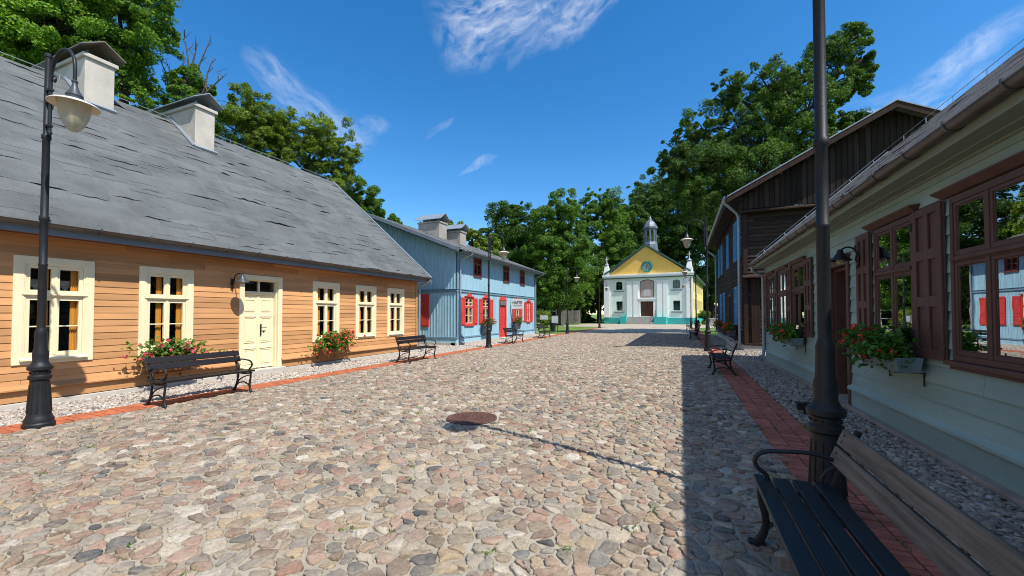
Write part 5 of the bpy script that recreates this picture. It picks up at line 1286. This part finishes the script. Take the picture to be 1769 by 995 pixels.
sp = empty('ground_spotlight', (1.80, 7.75, 0), 'small black ground spotlight on the gravel behind the near street lamp', 'spotlight')
m_ = MB(); m_.box(1.70, 1.90, .07, .17, 7.70, 7.80); m_.box(1.68, 1.92, .172, .19, 7.66, 7.84); m_.build('housing', 'black', sp, bev=.008)
m_ = MB(); m_.tube([Vector((1.80, 7.75, -.02)), Vector((1.80, 7.75, .07))], .018, 8); m_.build('stake', 'black', sp)
# weeds in the joints
Cs = []; Ns = []
for k in range(170):
    x, y = random.uniform(-8.2, .9), random.uniform(1.5, 16); rr = random.uniform(.012, .035)
    for q in range(random.randint(8, 22)):
        Cs.append((x+random.gauss(0, rr), y+random.gauss(0, rr), random.uniform(.005, .03))); Ns.append((random.gauss(0, .5), random.gauss(0, .5), 1))
for k in range(150):
    x, y = random.choice((1.02, 1.2, 1.4, 1.6))+random.gauss(0, .006), random.uniform(1.5, 14)
    for q in range(random.randint(6, 14)):
        Cs.append((x+random.gauss(0, .008), y+random.gauss(0, .05), random.uniform(.005, .022))); Ns.append((random.gauss(0, .5), random.gauss(0, .5), 1))
V, F = leaves_np(np.array(Cs), np.array(Ns), .012, .5, .6)
tag(npmesh('weeds', V, F, 'leafb'), 'small weeds and moss growing in the paving joints', 'weeds', kind='stuff')
# paling fence across the lawn
def fence(x0, x1, y, label, h=1.35):
    r = empty('paling_fence', ((x0+x1)/2, y, 0), label, 'fence', 'paling fences at the wood edge')
    m_ = MB(); x = x0
    while x < x1: m_.box(x, x+.10, .12, h+random.uniform(-.02, .02), y-.035, y-.012); x += .15
    m_.build('palings', 'fence', r)
    m_ = MB(); m_.box(x0, x1, .35, .42, y-.01, y+.04); m_.box(x0, x1, 1.0, 1.07, y-.01, y+.04); m_.build('rail', 'fence', r)
    x = x0
    while x <= x1+.01: m_ = MB(); m_.box(x-.06, x+.06, 0, h+.1, y+.042, y+.14); m_.build('post', 'fence', r); x += (x1-x0)/3
fence(-17.3, -14.0, 60, 'silver grey paling fence left of the church before dark trees', 2.1)
fr = empty('rail_fence', (-19.3, 60, 0), 'open white rail fence under the dark trees', 'fence')
m_ = MB(); m_.box(-21, -17.6, 1.95, 2.03, 59.97, 60.03); m_.box(-21, -17.6, 1.0, 1.06, 59.97, 60.03); m_.build('rail', 'white', fr)
for k in range(4):
    m_ = MB(); m_.box(-21+1.1*k, -20.9+1.1*k, 0, 2.3, 60.035, 60.12); m_.build('post', 'white', fr)
lwall = empty('garden_wall', (5.2, 60, 0), 'low pale stone wall right of the church flank', 'wall')
m_ = MB(); m_.box(3.6, 7.2, -.05, .9, 59.8, 60.1); m_.build('wall', 'stonestep', lwall, bev=.02); m_ = MB(); m_.box(3.5, 7.3, .902, .98, 59.74, 60.16); m_.build('coping', 'plinth', lwall, bev=.01)

# ------------------------------------------------------------------ TREES
def crown(lobes, per, leaf, n_leaf, clump=.16, seed=0):
    g = np.random.default_rng(seed); Cs = []; Ns = []; centers = []
    for x, y, z, r in lobes:
        n = max(8, int(per*r*r)); d = g.standard_normal((n, 3)); d /= np.linalg.norm(d, axis=1)[:, None]
        rad = r*(.42+.66*g.random(n)**.6); rad *= (1+.25*np.sin(d[:, 0]*5+x)*np.sin(d[:, 1]*4+y)+.15*g.standard_normal(n))
        c = np.array([x, y, z])+d*rad[:, None]*np.array([1, 1, .9])
        for ci, di in zip(c, d):
            cr = max(.25, r*clump)*g.lognormal(-.1, .4); m_ = int(n_leaf*(cr/(r*clump))**1.5*g.uniform(.5, 1.3))+6; e = g.standard_normal((m_, 3)); e /= np.linalg.norm(e, axis=1)[:, None]+1e-9
            rr = cr*g.random(m_)**.4; ax = g.standard_normal(3); ax /= np.linalg.norm(ax)
            p = e*rr[:, None]; p += np.outer(p@ax, ax)*.7; p[:, 2] *= .75
            p = ci+p; p[:, 2] -= .2*(rr**2)/cr
            Cs.append(p); Ns.append(.45*e+.35*di+np.array([0, 0, .6])); centers.append(ci)
    return np.concatenate(Cs), np.concatenate(Ns), centers
def tree(name, label, base, lobes, mat, leaf=.13, per=6.0, n_leaf=120, trunk=.3, seed=0, group='trees around the street', bark='bark', limbs=2, clump=.16, cat='tree'):
    r = empty(name, (base[0], base[1], 0), label, cat, group); rs = random.Random(seed)
    C, Nn, cen = crown(lobes, per*1.0, leaf, n_leaf*1.35, clump*.9, seed)
    V, F = leaves_np(C, Nn, leaf*.72, .60, .85); npmesh('crown', V, F, mat, r)
    t = MB(); zc = sum(l[2] for l in lobes)/len(lobes); ztop = max(l[2] for l in lobes); xc = sum(l[0] for l in lobes)/len(lobes); yc = sum(l[1] for l in lobes)/len(lobes)
    zlow = min(l[2]-l[3] for l in lobes); zf = max(1.2, zlow+.25*(zc-zlow))
    B = Vector((base[0], base[1], -.1)); Fk = Vector((base[0]*.7+xc*.3, base[1]*.7+yc*.3, zf)); T = Vector((xc, yc, zc+.5*(ztop-zc)))
    pts = [B, B.lerp(Fk, .04)+Vector((0, 0, .1)), B.lerp(Fk, .5)+Vector((rs.uniform(-.2, .2), rs.uniform(-.2, .2), 0)), Fk, Fk.lerp(T, .5)+Vector((rs.uniform(-.3, .3), 0, 0)), T]
    t.tube(pts, [trunk*1.5, trunk*1.08, trunk*.9, trunk*.8, trunk*.45, trunk*.08], 10)
    for x, y, z, rr in lobes:
        e = Vector((x, y, z)); s_ = Fk.lerp(T, min(.8, max(0, (z-zf)/(max(.1, T.z-zf))-.35))) if z > zf+1 else Fk
        m_ = s_.lerp(e, .5)+Vector((rs.uniform(-.3, .3), rs.uniform(-.3, .3), rs.uniform(0, .5)))
        t.tube([s_, m_, e], [trunk*.38, trunk*.25, trunk*.12], 7, cap=False)
        near_ = [c for c in cen if (Vector(c)-e).length < rr*1.3]
        for c in rs.sample(near_, min(len(near_), limbs*4)):
            c = Vector(c); t.tube([e.lerp(m_, .3), e.lerp(c, .5)+Vector((0, 0, .15)), c], [trunk*.12, trunk*.08, trunk*.03], 5, cap=False)
    t.build('trunk', bark, r, smooth=True, fix=False)
    return r
TR = {
'maple': ((-34.5,10.6),[(-37.4,9.0,17.4,3.61),(-34.9,9.9,19.7,3.29),(-34.2,10.3,16.6,3.12),(-31.9,11.2,17.8,2.46),(-39.5,8.0,19.4,3.61),(-32.6,10.8,21.4,2.96),(-34.6,10.2,14.5,2.30),(-38.5,8.5,14,3.4),(-42,7.5,17,3.5)]),
'maple2': ((-31.7,13.9),[(-32.3,13.1,22.0,2.86),(-30.9,13.8,19.5,2.21),(-31.9,13.4,17.0,2.14),(-31.2,13.7,15.2,1.71),(-30.0,14.1,20.8,1.43),(-33.3,12.8,18.8,2.14),(-32.7,13.1,14.2,1.61)]),
'dead': ((-30.3,16.6),[(-30.3,16.3,17.3,1.0),(-29.2,16.7,16.7,.9),(-31.1,16.0,15.9,1.0),(-29.8,16.5,15.4,1.35),(-31.4,16.0,14.6,1.1),(-28.6,16.9,15.2,.9)]),
'ochre': ((-29.4,20.2),[(-30.0,19.6,16.9,1.5),(-28.6,20.2,16.0,1.8),(-30.6,19.4,15.2,1.93),(-28.4,20.4,14.1,1.93),(-27.4,20.7,15.6,1.3),(-30.0,19.7,13.5,1.80),(-27.6,20.6,12.8,1.6)]),
'round': ((-27.2,22.2),[(-26.7,22.1,15.6,1.7),(-25.1,22.8,15.0,1.95),(-23.9,23.4,13.9,1.4),(-25.7,22.6,13.2,1.8),(-27.3,21.9,13.6,1.6),(-28.3,21.5,15.0,1.1),(-24.3,23.2,12.3,1.2)]),
'low': ((-25.6,27.3),[(-26.3,26.7,12.2,1.45),(-24.9,27.3,11.4,1.30),(-24.2,27.6,10.6,.9),(-26.5,26.7,10.7,1.60),(-25.4,27.2,9.9,1.40)]),
'sprig': ((-26.1,32.5),[(-26.0,32.3,11.1,0.51),(-26.3,32.2,10.3,0.69),(-25.6,32.5,10.2,0.57),(-26,32.4,9,1.0)]),
'shrub1': ((-20.0,37.2),[(-20.8,36.7,9.8,1.3),(-19.4,37.2,9.2,1.3),(-22.0,36.1,10.4,1.0),(-18.3,37.7,8.6,1.4),(-20.1,37.0,7.7,1.80),(-18.2,37.8,6.5,1.8)]),
'darkoval': ((-23.8,57.3),[(-24.5,56.6,16.4,3.01),(-22.6,57.4,15.1,3.37),(-25.6,56.2,13.3,2.66),(-22.1,57.7,11.5,3.54),(-24.1,56.9,9.3,3.99),(-26.6,55.9,9.7,2.66),(-22.9,57.5,6.2,3.72)]),
'bright': ((-15.6,54.2),[(-15.2,54.0,16.6,2.24),(-16.7,53.4,14.2,2.72),(-14.0,54.5,14.2,2.88),(-15.9,53.8,11.0,3.60),(-14.2,54.6,10.6,3.0),(-17.7,53.1,9.8,2.80),(-14.8,54.4,6.6,4.00),(-14.4,55.0,6.6,2.6),(-17.4,53.3,5.0,2.88)]),
'back1': ((-13.4,72.4),[(-13.7,71.8,21.1,2.88),(-11.6,72.7,19.3,3.29),(-15.6,71.1,18.8,2.88),(-12.3,72.5,15.2,4.11),(-10.5,73.4,12.1,3.60),(-13.8,72.1,10.0,4.63),(-13.4,73.1,6.9,4.11)]),
'back2': ((-10.4,95.3),[(-9.6,95.1,25.5,4.47),(-12.1,94.1,22.2,3.94),(-7.2,96.2,20.9,4.73),(-10.3,95.0,17.0,5.26),(-11.6,94.6,11.1,5.52),(-7.9,96.1,11.1,5.26)]),
'back3': ((-3.3,101.6),[(-4.3,100.5,29.7,4.89),(-1.2,101.8,26.3,5.16),(-6.2,99.7,27.7,4.07),(-3.1,101.2,20.2,6.11),(0.0,102.5,18.2,5.43),(-1.9,101.9,11.4,6.11)]),
'back4': ((6.5,98.2),[(3.6,96.2,28.2,4.78),(1.8,97.6,22.0,4.78),(5.9,97.3,21.3,5.03),(4.1,98.7,15.7,5.03),(8.9,98.0,13.2,5.40),(6.6,98.1,8.1,4.53),(10.5,97,20,5)]),
'sapling': ((-15.2,65.2),[(-15.5,65.0,4.1,1.32),(-14.4,65.4,3.7,1.41),(-15.0,65.2,5.6,1.13),(-13.7,65.7,4.6,0.85)]),
}
OAK = [(-0.6,53.4,22.1,2.71),(1.8,54.4,24.2,2.50),(-0.9,53.4,18.9,2.43),(2.7,54.9,20.3,3.43),(0.7,54.1,16.0,2.86),(5.4,55.8,28.9,2.43),(6.7,56.4,25.0,3.93),(5.7,56.1,19.6,3.93),(10.1,57.7,29.6,3.21),(10.4,57.9,25.0,4.29),(9.0,57.5,19.6,3.93),(14.0,59.3,31.0,3.00),(15.0,59.8,26.7,3.57),(14.0,59.5,22.1,3.57),(17.7,60.7,34.9,3.21),(20.3,61.8,36.0,2.14),(21.6,62.4,33.5,1.71),(18.7,61.2,31.0,3.00),(20.9,62.2,29.9,1.57),(18.3,61.2,26.7,2.71),(19.6,61.8,25.0,1.57),(16.9,60.7,22.8,2.86),(18.9,61.6,21.0,1.57),(4.0,55.5,15.3,3.57),(11.6,58.6,16.7,3.57)]
k_ = 31/50
OAK = [(x*k_, y*k_+random.uniform(-1.0, 1.2), 1.6+(z-1.6)*k_, r*k_*.86) for x, y, z, r in OAK]
tree('maple_tree', 'big leafy maple at the far left above the grey roof', *TR['maple'], 'leafm', .115, 9, 190, .40, 1)
tree('maple_tree', 'tall maple behind the two grey roof chimneys', *TR['maple2'], 'leafm', .105, 12, 170, .30, 2)
dt = tree('half_dead_tree', 'half dead tree with bare twigs above the pale chimney', *TR['dead'], 'leafb', .09, 15, 120, .22, 3)
m_ = MB(); rs = random.Random(5)
for bx, by, bz, tx, tz in ((-30.2, 16.4, 17.6, -.5, 20.6), (-30.1, 16.4, 17.8, .5, 19.8), (-29.9, 16.5, 17.2, 1.1, 19.9), (-31.0, 16.2, 16.4, -1.5, 19.0), (-31.1, 16.2, 16.2, -.9, 18.8), (-29.0, 16.7, 16.6, .5, 18.5), (-29.0, 16.8, 16.4, 1.4, 17.6), (-30.4, 16.3, 16.9, -.2, 19.2)):
    a = Vector((bx, by, bz)); e = Vector((bx+tx*.9, by+tx*.35, tz)); mid = a.lerp(e, .5)+Vector((rs.uniform(-.3, .3), 0, rs.uniform(-.2, .2))); m_.tube([a.lerp(Vector((-30.2, 16.5, 14.8)), .8), a, mid, e], [.09, .07, .045, .012], 6)
    for q in range(3):
        s_ = mid.lerp(e, q/3); m_.tube([s_, s_+Vector((rs.uniform(-.35, .35), rs.uniform(-.2, .2), .35)), s_+Vector((rs.uniform(-.6, .6), rs.uniform(-.3, .3), .8))], [.03, .02, .006], 5)
m_.build('bare_branches', 'deadbark', dt, fix=False)
tree('ochre_tree', 'yellowing tree right of the pale chimney', *TR['ochre'], 'leafo', .085, 17, 150, .25, 4)
tree('round_tree', 'round light green tree with dark trunk above the roof ridge', *TR['round'], 'leafo', .085, 17, 140, .25, 5)
tree('small_tree', 'small green tree at the lower end of the grey roof', *TR['low'], 'leafb', .09, 19, 130, .2, 6)
tree('small_tree', 'thin sprig of a treetop above the blue house gable', *TR['sprig'], 'leafb', .09, 22, 70, .12, 7)
tree('bushy_tree', 'bushy yellow green tree behind the blue house chimneys', *TR['shrub1'], 'leafo', .13, 13, 95, .2, 8)
tree('dark_tree', 'dark oval tree behind the far end of the blue house', *TR['darkoval'], 'leafd', .16, 7.5, 140, .4, 9)
tree('leafy_tree', 'broad bright green tree left of the church', *TR['bright'], 'leafb', .155, 8.5, 140, .35, 10)
tree('leafy_tree', 'tall green tree just behind the church left corner', *TR['back1'], 'leafb', .19, 6, 130, .4, 11)
tree('dark_tree', 'tall dark tree behind the church gable', *TR['back2'], 'leafd', .27, 3.4, 105, .5, 12)
tree('dark_tree', 'very tall dark tree behind the church turret', *TR['back3'], 'leafd', .27, 3.2, 105, .5, 13)
tree('dark_tree', 'dark tree behind the right flank of the church', *TR['back4'], 'leafd', .27, 3.4, 105, .5, 14)
tree('sapling', 'small light sapling on the lawn left of the church', *TR['sapling'], 'leafb', .14, 10, 80, .09, 15)
tree('oak_tree', 'great old oak rising behind the dark wooden house', (5.6, 36.4), OAK, 'leafd', .105, 18, 135, .55, 16, limbs=3, clump=.2)
# shrubs
def shrub(x, y, r_, z, label, mat='leafb', seed=1, n=7):
    rs = random.Random(seed); lobes = [(x+rs.uniform(-.6, .6)*r_, y+rs.uniform(-.6, .6)*r_, z*rs.uniform(.35, .85), r_*rs.uniform(.35, .55)) for _ in range(n)]
    return tree('shrub', label, (x, y), lobes, mat, .07, 40, 70, .05, seed, group='shrubs', limbs=1, cat='shrub')
shrub(3.4, 67.5, 1.0, 1.8, 'green shrub against the yellow church flank', 'leafb', 21)
shrub(-15.2, 45.5, 1.2, 1.7, 'yellow green bush behind the pale notice board', 'leafo', 22)
shrub(4.0, 34.6, .9, 2.0, 'dark bush at the far corner of the dark house', 'leafd', 23)
# the far wood that reads as one mass
g = np.random.default_rng(77); lob = []
for k in range(46):
    x = g.uniform(-75, 45); y = 108+g.uniform(0, 22)-.25*abs(x); lob.append((x, y, g.uniform(4, 15), g.uniform(4, 6.5)))
for k in range(16):
    x = g.uniform(-62, -27); y = g.uniform(60, 90); lob.append((x, y, g.uniform(3, 11), g.uniform(3, 5)))
for k in range(14):
    x = g.uniform(9, 40); y = g.uniform(62, 90); lob.append((x, y, g.uniform(3, 14), g.uniform(3, 5)))
for k in range(16):
    x = g.uniform(-30, -10); y = g.uniform(74, 84); lob.append((x, y, g.uniform(2, 6), g.uniform(2.5, 3.6)))
C, Nn, cen = crown(lob, 2.0, .3, 80, .2, 78)
V, F = leaves_np(C, Nn, .33, .62, .55)
tag(npmesh('far_wood', V, F, 'leafd'), 'dark wood closing the view behind the church and lawn', 'wood', kind='stuff')
t = MB(); rs = random.Random(9)
for x, y, z, r_ in lob:
    t.tube([(x, y, -.1), (x+rs.uniform(-.3, .3), y, z*.6), (x, y, z)], [.32, .25, .1], 7, cap=False)
tag(t.build('far_trunks', 'bark', fix=False), 'dim trunks of the wood behind the church', 'tree trunks', kind='stuff')
